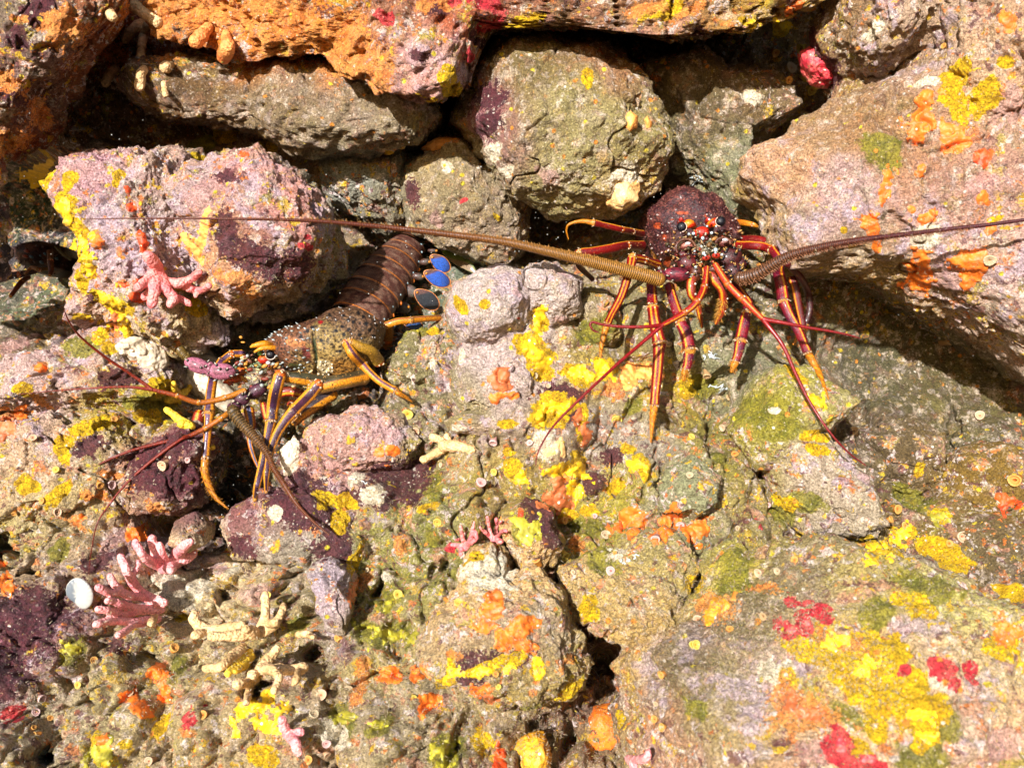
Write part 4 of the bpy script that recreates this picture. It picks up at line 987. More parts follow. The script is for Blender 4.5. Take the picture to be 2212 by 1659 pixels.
leg(LR, 'D', [(1612,676,-.015,9),(1607,700,-.02,11.5),(1600,735,-.025,11.5),(1594,765,-.03,9),(1589,780,-.03,8)], stripe_red((.5,), .16, CRI, PUR), [(1585,790,-.03,9),(1580,803,-.03,6)], (0,), segs=(2,))
leg(LR, f, [(1830,690,.03,36),(1950,690,.01,36),(2060,700,.0,34),(2125,735,-.01,32)], stripe_red((-1.0,), .2, CRI, MARN), None, (3,), clamp=False)
leg(LR, f, [(1840,640,.05,32),(1980,635,.03,32),(2110,660,.015,30)], stripe_red((1.1,), .2, CRI, MARN), None, (2,), clamp=False)
leg(LR, 'D', [(1668,538,-.01,8),(1682,562,-.02,9),(1682,590,-.02,11),(1688,620,-.02,12),(1692,650,-.025,10),(1706,682,-.03,9.5),(1724,714,-.035,9),(1744,760,-.035,8)], stripe_red((-.55,), .17, CRI, PUR), [(1757,784,-.035,8),(1772,812,-.035,7),(1790,862,-.035,3)], (0,), hair=70, segs=(4,))
leg(LR, 'D', [(1690,560,.01,7),(1706,590,.005,8),(1718,625,.0,8),(1727,670,.0,7),(1735,705,.0,6)], stripe_red((.6,), .2, MARN, MARN), None, (), clamp=False)
leg(LR, 'D', [(1700,570,.03,6),(1728,598,.03,7),(1745,632,.03,7),(1749,670,.03,6.5),(1740,700,.03,6)], plain(MARN, L(60, 20, 20)), [(1728,722,.03,7),(1714,744,.03,5)], ())
leg(LR, f, [(1780,480,.08,24),(1880,490,.06,24),(1960,505,.05,20),(2010,520,.05,12)], plain(L(200, 90, 16), L(236, 150, 30)), None, (2,), clamp=False)
# feeding limbs in front of the mouth
def feeder(root, f, pts, u, hairs=50):
    s = Shape(); q = path3(f, pts, 1, False); c, _ = cr(q, 50)
    s.tube(c[:, :3], c[:, 3], stripe_red((.35,), .3, L(150, 60, 24), L(120, 40, 24)), 28, .8)
    bristles(s, c[:, :3], c[:, 3], hairs, c[:, 3].mean() * 1.1, L(170, 100, 30), L(240, 180, 70), np.random.default_rng(int(pts[0][0])), (-1, 0, 0), .55, 1)
    for p in q[1:-1]:
        s.ball(p[:3] + np.array([p[3] * .7, -p[3] * .6, 0]), p[3] * .28, WHT, 1)
    return s.build("feeding_limb", M_SHELL, root)
feeder(LR, f, [(1440,920,-.03,34),(1420,1030,-.035,40),(1425,1120,-.035,36),(1470,1190,-.03,26),(1495,1290,-.025,24),(1515,1410,-.02,10)], u1)
feeder(LR, f, [(1590,900,-.03,34),(1620,980,-.035,44),(1690,1070,-.035,40),(1705,1160,-.03,36),(1690,1270,-.025,32),(1640,1375,-.02,16)], u1, 110)
feeder(LR, f, [(1530,900,-.028,30),(1545,980,-.03,34),(1555,1060,-.03,26),(1550,1110,-.03,12)], u1, 20)

# ------------------------------------------------------------------ the golden-brown lobster, left
f = 'ZA'
uA = FR[f][2] * K
LB = empty("spiny_lobster", Pz(f, 1200, 900, .08))
tag(LB, "golden brown spiny lobster lying sideways under the round boulder, dark tail behind with blue paddles", "lobster", "spiny lobsters in the reef crevice")
SPOT = [(860,590),(1300,505),(1385,450),(1400,300),(1470,490),(1465,370),(1220,300),(1120,400),(1410,560),(1610,560),(1690,430),(1650,345),(1590,300),(1730,510),(1360,770),(1110,630),(1000,480),(1530,400),(1780,580),(940,520)]
def bcol(P, u, v):
    n = fbm(P, 90, 4, 31); w, b = worley(P, 230, 5)
    c = mixc(L(142, 116, 66), L(190, 158, 92), sst(n, -.5, .6))
    c = mixc(c, L(118, 62, 46), sst(1050 - u + n * 200 - (v - 500) * .4, -100, 250) * .85)
    c = mixc(c, L(104, 66, 54), sst(520 - v + (u - 1300) * .35 + n * 120, -60, 160) * .8)
    c = mixc(c, L(196, 134, 48), sst(v, 780, 960) * sst(u, 1150, 1300) * .7)
    c = mixc(c, L(56, 36, 24), (1 - sst(w, .30, .42)) * .9)
    c = mixc(c, L(222, 138, 74), sst(1 - np.hypot((u - 760) / 150, (v - 660) / 70) + n * .5, .1, .5) * .7)
    c = mixc(c, L(120, 34, 40), sst(1 - np.hypot((u - 900) / 60, (v - 800) / 90) + n * .5, .1, .5) * .8)
    c = mixc(c, L(66, 76, 44), sst(1 - np.abs(u - 1030 - (v - 800) * .06) / 30, 0, .6) * sst(v, 560, 640) * (1 - sst(v, 980, 1060)))
    c = mixc(c, L(96, 108, 58), sst(1 - np.hypot((u - 760) / 150, (v - 970) / 70) + n * .4, .1, .5) * .8)
    c = mixc(c, L(235, 215, 165), sst(1 - np.hypot((u - 1165) / 95, (v - 1010) / 110) + n * .6 + (w - .4), .15, .5))
    for x, y in SPOT:
        c = mixc(c, L(18, 12, 16), 1 - sst(np.hypot(u - x, v - y), 18, 30))
    c = mixc(c, L(170, 24, 30), 1 - sst(np.hypot(u - 1105, v - 405), 24, 40))
    return c
sh = shellbody("carapace", f, [(385,650),(545,520),(760,440),(950,370),(1200,230),(1400,145),(1580,190),(1810,300),(1935,420),(1945,560),(1905,700),(1770,900),(1690,1080),(1500,1140),(1250,1150),(1000,1120),(700,1070),(560,985),(450,900),(385,780)],
   .028, .062, .08, bcol, LB, M_ROUGH, 7, 2.1, (1150, 700), lambda P, u, v: .0012 * np.clip(.6 - worley(P, 240, 9)[0], 0, 1) + .004 * fbm(P, 35, 3, 57) - .004 * sst(1 - np.abs(u - 1030 - (v - 800) * .06) / 40, 0, 1) * (v > 520))
rng = np.random.default_rng(8)
spines_on(sh, 36, rng, lambda P, u, v: (u > 1050) & (v < 780), .0014, .0030, .0012, L(60, 40, 34), L(245, 240, 235), (-.8, 0, 0))
spines_on(sh, 75, rng, lambda P, u, v: (u < 1050) & (v > 420), .0022, .0045, .0016, L(90, 70, 44), L(225, 240, 240), (-.8, 0, .2))
spines_on(sh, 30, rng, lambda P, u, v: (np.hypot(u - 1165, v - 1000) < 110), .002, .004, .0016, L(220, 190, 130), L(255, 250, 235))
sh.build("carapace", M_ROUGH, LB)
e = Shape(); e.ball(Pz(f, 440, 815, -0.017), np.array([62, 56, 58]) * uA, None, 4, colf=lambda q: mixc(L(20, 16, 26), L(60, 44, 44), sst(-np.hypot(q[:, 0] + .1, q[:, 2] - .1), -.35, -.2))); eo = e.build("eye", M_SHELL, LB)
er = Shape(); a = np.linspace(.2, 3.4, 40); er.tube(np.stack([Pz(f, 442 + 66 * math.cos(t), 820 + 62 * math.sin(t), -.024) for t in a]), 7 * uA, plain(L(235, 225, 215), L(200, 160, 110)), 8); er.build("eye_ring", M_SHELL, eo)
st = Shape(); st.ball(Pz(f, 350, 880, -0.012), np.array([75, 60, 60]) * uA, None, 4, colf=lambda q: mixc(L(214, 44, 20), L(236, 120, 30), sst(q[:, 2], -.2, .7))); st.ball(Pz(f, 300, 800, -0.020), np.array([30, 24, 30]) * uA, L(110, 150, 60), 3); st.ball(Pz(f, 410, 925, -0.022), np.array([30, 20, 24]) * uA, L(240, 236, 236), 3)
st.build("eye_stalk", M_SHELL, LB)
hn = Shape()
for rows in ([(560,830,-.002,40),(545,750,-.014,40),(440,725,-.024,34),(320,735,-.028,28),(230,780,-.028,14)], [(470,700,-.012,44),(370,675,-.024,46),(260,690,-.028,36),(180,715,-.028,16)], [(500,650,.018,20),(520,560,.018,16),(560,515,.028,8)]):
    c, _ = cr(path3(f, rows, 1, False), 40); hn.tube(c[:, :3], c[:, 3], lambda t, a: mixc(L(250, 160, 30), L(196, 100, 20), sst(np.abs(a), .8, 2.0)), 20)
hn.build("horn", M_SHELL, LB)
cheek = Shape(); cheek.ball(Pz(f, 520, 1000, -0.002), np.array([130, 50, 60]) * uA, None, 4, rot=.5, colf=lambda q: mixc(L(226, 170, 150), L(190, 110, 60), sst(np.sin(q[:, 0] * 8), -.3, .5)))
rng = np.random.default_rng(21)
for i in range(110):
    x, y = 300 + rng.normal() * 230, 1000 + rng.normal() * 140
    cheek.ball(Pz(f, x, y, -.007 + rng.normal() * .006), np.array([rng.uniform(1, 2.4), 1, 1]) * rng.uniform(8, 30) * uA, [L(180, 186, 180), L(236, 160, 60), L(150, 60, 40), L(110, 120, 80), L(240, 210, 150), L(120, 70, 50)][rng.integers(6)], 2, rot=rng.uniform(-.8, .8))
cheek.build("face_plate", M_SHELL, LB)
# tail: six overlapping rings
f = 'ZT'; uT = FR[f][2] * K
axis = np.array([(120,1470,.045,380),(230,1290,.06,400),(345,1120,.08,398),(470,940,.10,386),(580,790,.118,362),(690,645,.135,326),(800,500,.155,280),(870,390,.165,226),(920,300,.185,140)], float)
q = path3(f, [tuple(r) for r in axis], 1, False)
for i in range(8):
    s = Shape()
    a, b = q[i], q[i + 1]
    t = np.linspace(-.10, 1.12, 22)[:, None]
    c = a + (b - a) * t
    rr = c[:, 3] * (1 + .05 * (1 - t[:, 0])) * (.985 + .0 * i)
    ax = b[:3] - a[:3]; ax /= np.linalg.norm(ax)
    lat = np.array([.80, .0, -.50]); lat -= ax * (lat @ ax); lat /= np.linalg.norm(lat)
    up = np.cross(lat, ax); up /= np.linalg.norm(up)
    if up[1] > 0: up = -up
    ang = np.linspace(-2.4, 2.4, 90)
    R = c[:, None, :3] + rr[:, None, None] * (np.cos(ang)[None, :, None] * up * .62 + np.sin(ang)[None, :, None] * lat)
    m_, n_ = len(t), len(ang)
    P = R.reshape(-1, 3)
    tg = np.repeat(t[:, 0], n_); ag = np.tile(ang, m_)
    nz = fbm(P, 160, 3, 50 + i)
    col = mixc(L(104, 64, 54), L(146, 110, 92), sst(nz, -.4, .7))
    col = mixc(col, L(60, 28, 30), sst(np.sin(tg * 60 + ag * 2), .4, 1) * .5)
    col = mixc(col, L(224, 132, 50), sst(1 - np.abs(tg - .06) / .05, 0, .5))
    k = np.arange(m_ - 1)[:, None] * n_ + np.arange(n_ - 1)[None]; k = k.ravel()
    s.add(P, np.stack([k, k + 1, k + n_ + 1, k + n_], -1), col)
    ctr = .5 * (a + b)[:3]; rad = .5 * (a + b)[3]
    e1 = ctr + up * rad * .28 + lat * rad * .86
    s.ball(e1, np.array([24, 20, 22]) * uT, L(190, 220, 228), 3)
    s.ball(e1 + lat * 16 * uT + np.array([.0, -.001, -.010]), np.array([22, 16, 34]) * uT, L(236, 124, 16), 3)
    s.build("tail_ring", M_SHELL, LB)
def paddle(root, f, x, y, d, rx, ry, rot, core, u, tilt=.25):
    s = Shape()
    Dv, F = ico(5); rr = np.hypot(Dv[:, 0], Dv[:, 2])
    V = Dv * np.array([rx, 14, ry]) * u; V[:, 1] += V[:, 0] * tilt
    V[:, 2] *= 1 - .25 * np.clip(-Dv[:, 0], 0, 1)
    ca, sa = math.cos(math.radians(rot)), math.sin(math.radians(rot))
    V = np.stack([V[:, 0] * ca + V[:, 2] * sa, V[:, 1], -V[:, 0] * sa + V[:, 2] * ca], -1)
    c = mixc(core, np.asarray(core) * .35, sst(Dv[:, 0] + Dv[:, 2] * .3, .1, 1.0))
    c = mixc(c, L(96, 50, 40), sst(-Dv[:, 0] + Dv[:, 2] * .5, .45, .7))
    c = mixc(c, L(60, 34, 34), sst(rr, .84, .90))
    c = mixc(c, L(240, 150, 80), sst(rr, .925, .955))
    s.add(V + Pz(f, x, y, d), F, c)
    s.ball(Pz(f, x - rx * .75 * ca, y - rx * .75 * sa, d - .004), 20 * u, L(240, 150, 40), 2)
    return s.build("tail_paddle", M_SHELL, root)
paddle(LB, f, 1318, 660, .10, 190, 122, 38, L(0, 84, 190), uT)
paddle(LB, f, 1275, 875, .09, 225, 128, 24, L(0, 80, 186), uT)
paddle(LB, f, 1125, 1180, .08, 225, 140, 36, L(8, 20, 34), uT)
paddle(LB, f, 935, 1550, .08, 150, 84, 10, L(0, 60, 120), uT)
lob = Shape()
for x, y, rx, ry, ro in ((1100, 640, 90, 55, -10), (1210, 480, 80, 36, 5), (1000, 850, 100, 60, 10), (880, 1060, 130, 100, 20), (760, 1290, 150, 110, 20)):
    lob.ball(Pz(f, x, y, .105), np.array([rx, 40, ry]) * uT, None, 4, rot=math.radians(ro), colf=lambda q: mixc(L(84, 54, 44), L(84, 76, 62), sst(q[:, 0] + .3 * np.sin(q[:, 2] * 9), -.2, .8)))
    lob.ball(Pz(f, x + rx * .7, y, .09), np.array([16, 14, 20]) * uT, L(236, 140, 30), 2)
lob.build("tail_flap", M_SHELL, LB)
# antennae of the brown lobster
f = 'ZB'; uB = FR[f][2] * K
base_joint(LB, f, [(860, 805, -.025, 225, 132, 120, 4), (680, 770, -.024, 70, 118, 110, 10), (490, 715, -.026, 225, 118, 105, 20)], L(196, 116, 140), L(140, 78, 92), L(250, 240, 220), 7, 13, uB)
base_joint(LB, f, [(1130, 830, .01, 150, 90, 80, -20), (1040, 950, .008, 160, 50, 60, -10)], L(226, 120, 36), L(216, 60, 30), L(250, 220, 150), 5, 14, uB, name="mouthpart")
base_joint(LB, f, [(1420, 1110, .0, 200, 110, 110, -30), (1180, 1230, -.01, 130, 120, 100, 0), (1060, 1370, -.015, 110, 80, 80, 0)], L(92, 48, 66), L(66, 34, 40), L(245, 225, 190), 9, 15, uB)
antenna(LB, f, [(330,600,-.005,66),(250,520,.0,66),(160,400,.02,68),(90,270,.04,70),(30,120,.07,70)], L(124, 96, 34), L(110, 84, 30), .5, 60, .003, L(180, 150, 80), 31, clamp=False)
antenna(LB, 'LW', [(935,985,-.03,31),(950,1015,-.035,31),(990,1065,-.04,28),(1062,1145,-.05,23),(1120,1220,-.055,18),(1150,1290,-.06,16),(1210,1385,-.07,13),(1280,1490,-.09,10),(1360,1575,-.1,7),(1445,1648,-.1,4)],
        L(116, 88, 44), L(140, 70, 30), .6, 420, .0030, L(190, 140, 80), 33)
GC = (L(216, 134, 30), L(150, 44, 20), False)
thin(LB, 'LW', [(1000,885,-.01,15),(890,925,-.02,15),(755,948,-.03,14),(640,912,-.04,13),(510,880,-.05,10)],
     [[(380,866,-.06,7),(200,872,-.07,5),(0,886,-.07,3),(-200,905,-.07,1.5)], [(400,800,-.06,8),(250,700,-.08,7),(130,600,-.1,6),(70,520,-.12,4.5),(42,455,-.13,2)]], GC)
thin(LB, 'LW', [(925,995,-.02,15),(870,1035,-.03,15),(790,1085,-.035,14),(700,1128,-.04,11)],
     [[(560,1160,-.05,9),(400,1202,-.06,8),(280,1250,-.06,6.5),(205,1288,-.06,2)], [(650,1150,-.05,8),(500,1262,-.06,8),(380,1370,-.07,6.5),(280,1490,-.08,5),(220,1590,-.08,3.5),(190,1720,-.1,2.5),(172,1860,-.1,1.2)]], GC)
# legs of the brown lobster
EG = edge_gold(L(70, 34, 54), .6); MER = edge_gold(L(72, 62, 40), .7, L(150, 108, 40), .9)
f = 'ZA'
leg(LB, f, [(1960,720,.09,70),(1985,620,.08,72),(2000,500,.07,66),(1985,400,.06,46)], plain(L(170, 110, 50), L(200, 130, 50)), None, (1, 3), clamp=False)
leg(LB, 'ZT', [(540,1560,.05,52),(700,1500,.05,52),(900,1480,.055,46),(1100,1460,.07,44),(1300,1450,.09,42),(1450,1445,.12,38),(1560,1440,.15,30)], edge_gold(L(110, 52, 60), .22, L(240, 150, 26), -.75), None, (0,), clamp=False, segs=(2,))
leg(LB, f, [(1860,900,.0,80),(1780,780,-.02,74),(1640,720,-.03,66),(1500,650,-.035,50)], plain(L(170, 130, 40), L(190, 140, 40)), None, (0, 3), clamp=False)
leg(LB, f, [(1440,660,-.035,50),(1520,800,-.04,66),(1640,930,-.02,58),(1760,1060,-.022,50),(1900,1180,-.024,48),(2090,1290,-.025,46)], edge_gold(L(96, 44, 70), .36, L(236, 150, 26), -.3), [(2140,1330,-.025,40),(2230,1380,-.02,34),(2310,1440,-.015,16)], (0,), segs=(2,), hair=20)
leg(LB, f, [(1680,1110,-.01,100),(1500,1150,-.025,100),(1300,1190,-.035,102),(1090,1240,-.04,96),(1010,1250,-.042,74)], MER, None, (4,), clamp=False)
leg(LB, f, [(1240,1190,-.01,88),(1000,1160,-.02,90),(800,1130,-.03,88),(640,1110,-.035,68)], edge_gold(L(70, 66, 44), .8, L(140, 110, 44), .7), None, (3,), clamp=False)
leg(LB, f, [(1260,1340,.02,80),(1100,1440,.01,86),(920,1560,.0,84),(760,1680,-.002,70)], edge_gold(L(66, 56, 60), .8, L(170, 110, 44), .8), None, (), clamp=False)
leg(LB, 'LW', [(1385,855,-.045,30),(1340,910,-.045,34),(1270,980,-.03,32),(1210,1050,-.032,27),(1165,1125,-.034,24),(1130,1220,-.036,22),(1115,1330,-.036,18),(1112,1420,-.036,8)], EG, None, (0,), segs=(2,))
leg(LB, 'LW', [(1185,805,-.045,30),(1165,880,-.045,35),(1150,960,-.03,34),(1140,1040,-.032,28),(1120,1130,-.034,22),(1095,1260,-.036,22),(1062,1400,-.036,19),(1052,1462,-.036,10)], edge_gold(L(64, 36, 62), .62, L(200, 150, 90)), None, (0,), segs=(3,))
leg(LB, 'LW', [(985,690,.03,20),(930,695,.025,22),(880,730,.02,22),(842,790,.005,23),(820,890,-.015,26),(812,1000,-.025,26),(803,1110,-.03,20),(792,1235,-.035,20)], edge_gold(L(80, 44, 76), .6, L(220, 130, 40), .35), [(788,1310,-.035,24),(812,1390,-.035,23),(850,1455,-.035,17),(912,1510,-.035,7)], (1,), segs=(2, 5), hair=90)
leg(LB, 'LW', [(1020,985,-.0,26),(1032,1060,-.005,24),(1025,1150,-.01,14),(1045,1230,-.01,12),(1068,1285,-.01,7)], edge_gold(L(90, 90, 130), .4, L(190, 80, 30)), None, (), clamp=False)
for rows in ([(760,1010,.01,32),(745,1080,.005,34),(760,1130,.005,22)], [(1180,900,.0,26),(1230,890,.0,26),(1300,900,.0,24)], [(1240,960,.005,24),(1300,960,.005,26),(1360,930,.005,20)], [(1100,960,.005,20),(1120,1030,.005,22),(1160,1040,.0,16)]):
    feeder(LB, 'LW', rows, 0, 25)

# ------------------------------------------------------------------ a third lobster, deep in the dark gap at the left edge
f = 'ZG'; uG = FR[f][2] * K
L3 = empty("spiny_lobster", Pz(f, 600, 1150, .2))
tag(L3, "dark spiny lobster half hidden in the black gap at the left edge", "lobster", "spiny lobsters in the reef crevice")
def gcol(P, u, v): return mixc(L(50, 22, 24), L(110, 66, 44), sst(fbm(P, 60, 4, 3), -.2, .6))
sh = shellbody("carapace", f, [(420,900),(560,800),(800,760),(1050,830),(1150,1000),(1080,1200),(860,1300),(600,1240),(460,1080)], .20, .07, .08, gcol, L3, M_ROUGH, 6, 2.2)
spines_on(sh, 40, np.random.default_rng(3), lambda P, u, v: u > 0, .003, .007, .002, L(60, 28, 24), L(110, 90, 80))
sh.build("carapace", M_ROUGH, L3)
hs = Shape()
for x, y, r in ((500,980,46),(715,930,40),(660,1065,48),(900,1005,44),(640,960,26)): hs.ball(Pz(f, x, y, .115), np.array([r * .9, r * .6, r * .6]) * uG, L(60, 92, 104), 2, rot=.6)
for x, y in ((430,890),(400,970)): hs.ball(Pz(f, x, y, .12), np.array([60, 40, 30]) * uG, L(150, 58, 20), 2, rot=.3)
hs.build("horn", M_SHELL, L3)
leg(L3, f, [(790,900,.12,44),(800,1050,.1,46),(810,1180,.095,44),(790,1270,.09,24)], plain(L(130, 70, 24), L(120, 60, 20)), None, (1,), clamp=False)
leg(L3, f, [(450,1300,.15,40),(340,1380,.12,44),(260,1480,.1,38),(170,1600,.09,26)], plain(L(150, 72, 30), L(140, 66, 30)), None, (1,), clamp=False)
leg(L3, f, [(560,1200,.13,40),(300,1260,.12,56),(60,1290,.12,60),(-120,1280,.13,50)], plain(L(80, 34, 26), L(50, 22, 22)), None, (1,), clamp=False)
leg(L3, f, [(760,1170,.12,30),(620,1180,.1,34),(500,1150,.1,30),(400,1240,.1,20)], plain(L(150, 110, 40), L(170, 100, 40)), None, (1,), clamp=False)
antenna(L3, f, [(1120,1020,.1,26),(1010,940,.1,26),(930,870,.1,20),(870,820,.1,10)], L(120, 100, 44), L(130, 110, 50), .6, 40, .003, L(150, 130, 70), 9, clamp=False)
# ------------------------------------------------------------------ growth on the reef: sponges, corals, cup corals
LM = [("the round lavender-grey rock",1060,650),("the red lobster's outer claw",1790,862),("the black hollow",1300,1430),("the white shell",172,1283),("the tan finger coral",575,1330),
 ("the fat pink finger coral",350,1200),("the pink antler coral",270,1300),("the small pink corals",1040,1160),("the rounded tan rock",1340,1320),("the maroon rock",650,1130),("the pink crusted rock",770,950),
 ("the white sponge",420,790),("the forked yellow coral",970,960),("the bright yellow sponge",575,1520),("the orange sponge lump",1310,1570),("the ochre sponge lump",1160,1620),("the corner mound",1850,1450),
 ("the crack at right",2060,980),("the angular olive rock",1720,900),("the grey-green rock",1500,1050),("the khaki rock",1430,1200),("the brown lobster's crossed legs",560,1040),("the maroon speckled rock",350,1010),
 ("the left boulder",250,600),("the round maroon boulder",600,500),("the top ledge",700,60),("the top right corner",2200,20),("the right boulder",1800,450),("the top left rock",100,180),("the red lobster's face",1520,520),
 ("the oval grey stone",1040,915),("the cream rock",1050,1235),("the olive stone",1155,1160),("the upright lavender rock",710,1300),("the lower left corner",0,1659),("the yellow cobble",1590,1230),("the red lobster's front leg",1407,955)]
USED = set()
def where(px, py, head):
    order = sorted(LM, key=lambda l: math.hypot(l[1] - px, l[2] - py))
    def ph(l):
        dx, dy = px - l[1], py - l[2]; d = math.hypot(dx, dy)
        w = ("right of" if dx > 0 else "left of") if abs(dx) > abs(dy) else ("below" if dy > 0 else "above")
        if d < 45: return "right beside " + l[0] if abs(dx) > abs(dy) else ("just " + w + " " + l[0])
        return w + " " + l[0]
    for i in range(4):
        for j in [None] + list(range(5)):
            if j == i: continue
            s = head + " " + ph(order[i]) + ("" if j is None else " and " + ph(order[j]))
            if s not in USED and len(s.split()) <= 16:
                USED.add(s); return s
    return head

SPONGE = {'o': sponge_material("orange_sponge_skin", (228, 118, 30), (200, 92, 28)), 'r': sponge_material("red_sponge_skin", (226, 84, 24), (190, 56, 24)),
          't': sponge_material("terracotta_sponge_skin", (190, 104, 56), (166, 84, 44)), 'p': sponge_material("peach_sponge_skin", (236, 164, 84), (222, 144, 66)),
          'y': sponge_material("yellow_sponge_skin", (238, 194, 26), (206, 162, 22)), 'c': sponge_material("ochre_sponge_skin", (226, 160, 36), (198, 130, 30)),
          'w': sponge_material("white_sponge_skin", (206, 190, 168), (184, 166, 140), 120), 'k': sponge_material("cream_sponge_skin", (204, 174, 120), (216, 160, 92), 160), 'x': sponge_material("crimson_sponge_skin", (190, 40, 56), (214, 92, 88)),
          'g': sponge_material("olive_sponge_skin", (178, 166, 44), (134, 126, 36))}
SNAME = {'o': 'orange', 'r': 'red-orange', 't': 'terracotta', 'p': 'peach', 'y': 'yellow', 'g': 'olive-yellow', 'x': 'crimson'}
def drape(f, ells, kind, th=.0035, seed=0, rag=1.0):
    """a sponge crust of real thickness grown over whatever rock lies there."""
    E = [(*fx(f, e[0], e[1]), e[2] * FR[f][2] * 1.12, e[3] * FR[f][2] * 1.12, math.radians(e[4] if len(e) > 4 else 0)) for e in ells]
    x0 = min(e[0] - max(e[2:4]) * 1.3 for e in E); x1 = max(e[0] + max(e[2:4]) * 1.3 for e in E)
    y0 = min(e[1] - max(e[2:4]) * 1.3 for e in E); y1 = max(e[1] + max(e[2:4]) * 1.3 for e in E)
    st = 2.6
    X = np.arange(x0, x1 + st, st); Y = np.arange(y0, y1 + st, st)
    gx, gy = np.meshgrid(X, Y)
    fld = np.full(gx.shape, -9.0)
    for cx, cy, rx, ry, an in E:
        ca, sa = math.cos(an), math.sin(an); dx, dy = gx - cx, gy - cy
        d = np.sqrt(((dx * ca + dy * sa) / rx) ** 2 + ((-dx * sa + dy * ca) / ry) ** 2)
        fld = np.maximum(fld, (1 - d) * min(rx, ry))
    q = np.stack([gx.ravel(), gy.ravel(), np.full(gx.size, seed * 37.0)], -1)
    R = max(6.0, np.mean([min(e[2], e[3]) for e in E]))
    fld = fld + rag * (R * .55 * fbm(q, .055, 3, seed) + 3.2 * fbm(q, .16, 2, seed + 3)).reshape(gx.shape)
    ok = fld > -3.5
    idx = -np.ones(gx.shape, int); V = []
    kk = 0
    for j, i in zip(*np.nonzero(ok)):
        px, py = gx[j, i], gy[j, i]
        if not (-40 < px < 2250 and -40 < py < 1700): continue
        p, n, ob = hit(px, py)
        if ob is None: continue
        nn = (n * .25 + (CAMV - p).normalized() * .75).normalized()
        h = th * min(1.0, max(-1.0, fld[j, i] / 4.5)) if fld[j, i] < 4.5 else th
        V.append((p + nn * h)[:]); idx[j, i] = kk; kk += 1
    if kk < 9: return None
    V = np.array(V); F = []
    a, b, c, d = idx[:-1, :-1], idx[:-1, 1:], idx[1:, 1:], idx[1:, :-1]
    m = (a >= 0) & (b >= 0) & (c >= 0) & (d >= 0)
    Q = np.stack([a[m], d[m], c[m], b[m]], -1)
    yy = V[Q][:, :, 1]; Q = Q[(yy.max(1) - yy.min(1)) < .014]
    if len(Q) < 6: return None
    lab = np.arange(len(V))
    while True:
        mn = lab[Q].min(1); nl = lab.copy()
        np.minimum.at(nl, Q.ravel(), np.repeat(mn, 4)); nl = nl[nl]
        if (nl == lab).all(): break
        lab = nl
    big = max(max(e[2:4]) for e in E)
    head = ("broad " if big > 38 else "small " if big < 14 else "") + SNAME[kind] + " encrusting sponge patch"
    out = None
    comp, cnt = np.unique(lab[Q[:, 0]], return_counts=True)
    for c_, n_ in sorted(zip(comp, cnt), key=lambda t: -t[1])[:4]:
        if out is not None and n_ < max(18, .12 * cnt.max()): continue
        Qc = Q[lab[Q[:, 0]] == c_]
        u, inv = np.unique(Qc, return_inverse=True)
        Vc = V[u]; base = Vc.mean(0)
        s_ = K * (base[1] + CAM_Y) / CAM_Y; px, py = base[0] / s_ + 1106, 829.5 - base[2] / s_
        o = link("encrusting_sponge", mesh_np("encrusting_sponge", Vc - base, inv.reshape(-1, 4)), SPONGE[kind], loc=base)
        out = tag(o, where(px, py, head), "sponge", SNAME[kind] + " encrusting sponges on the rocks")
    return out

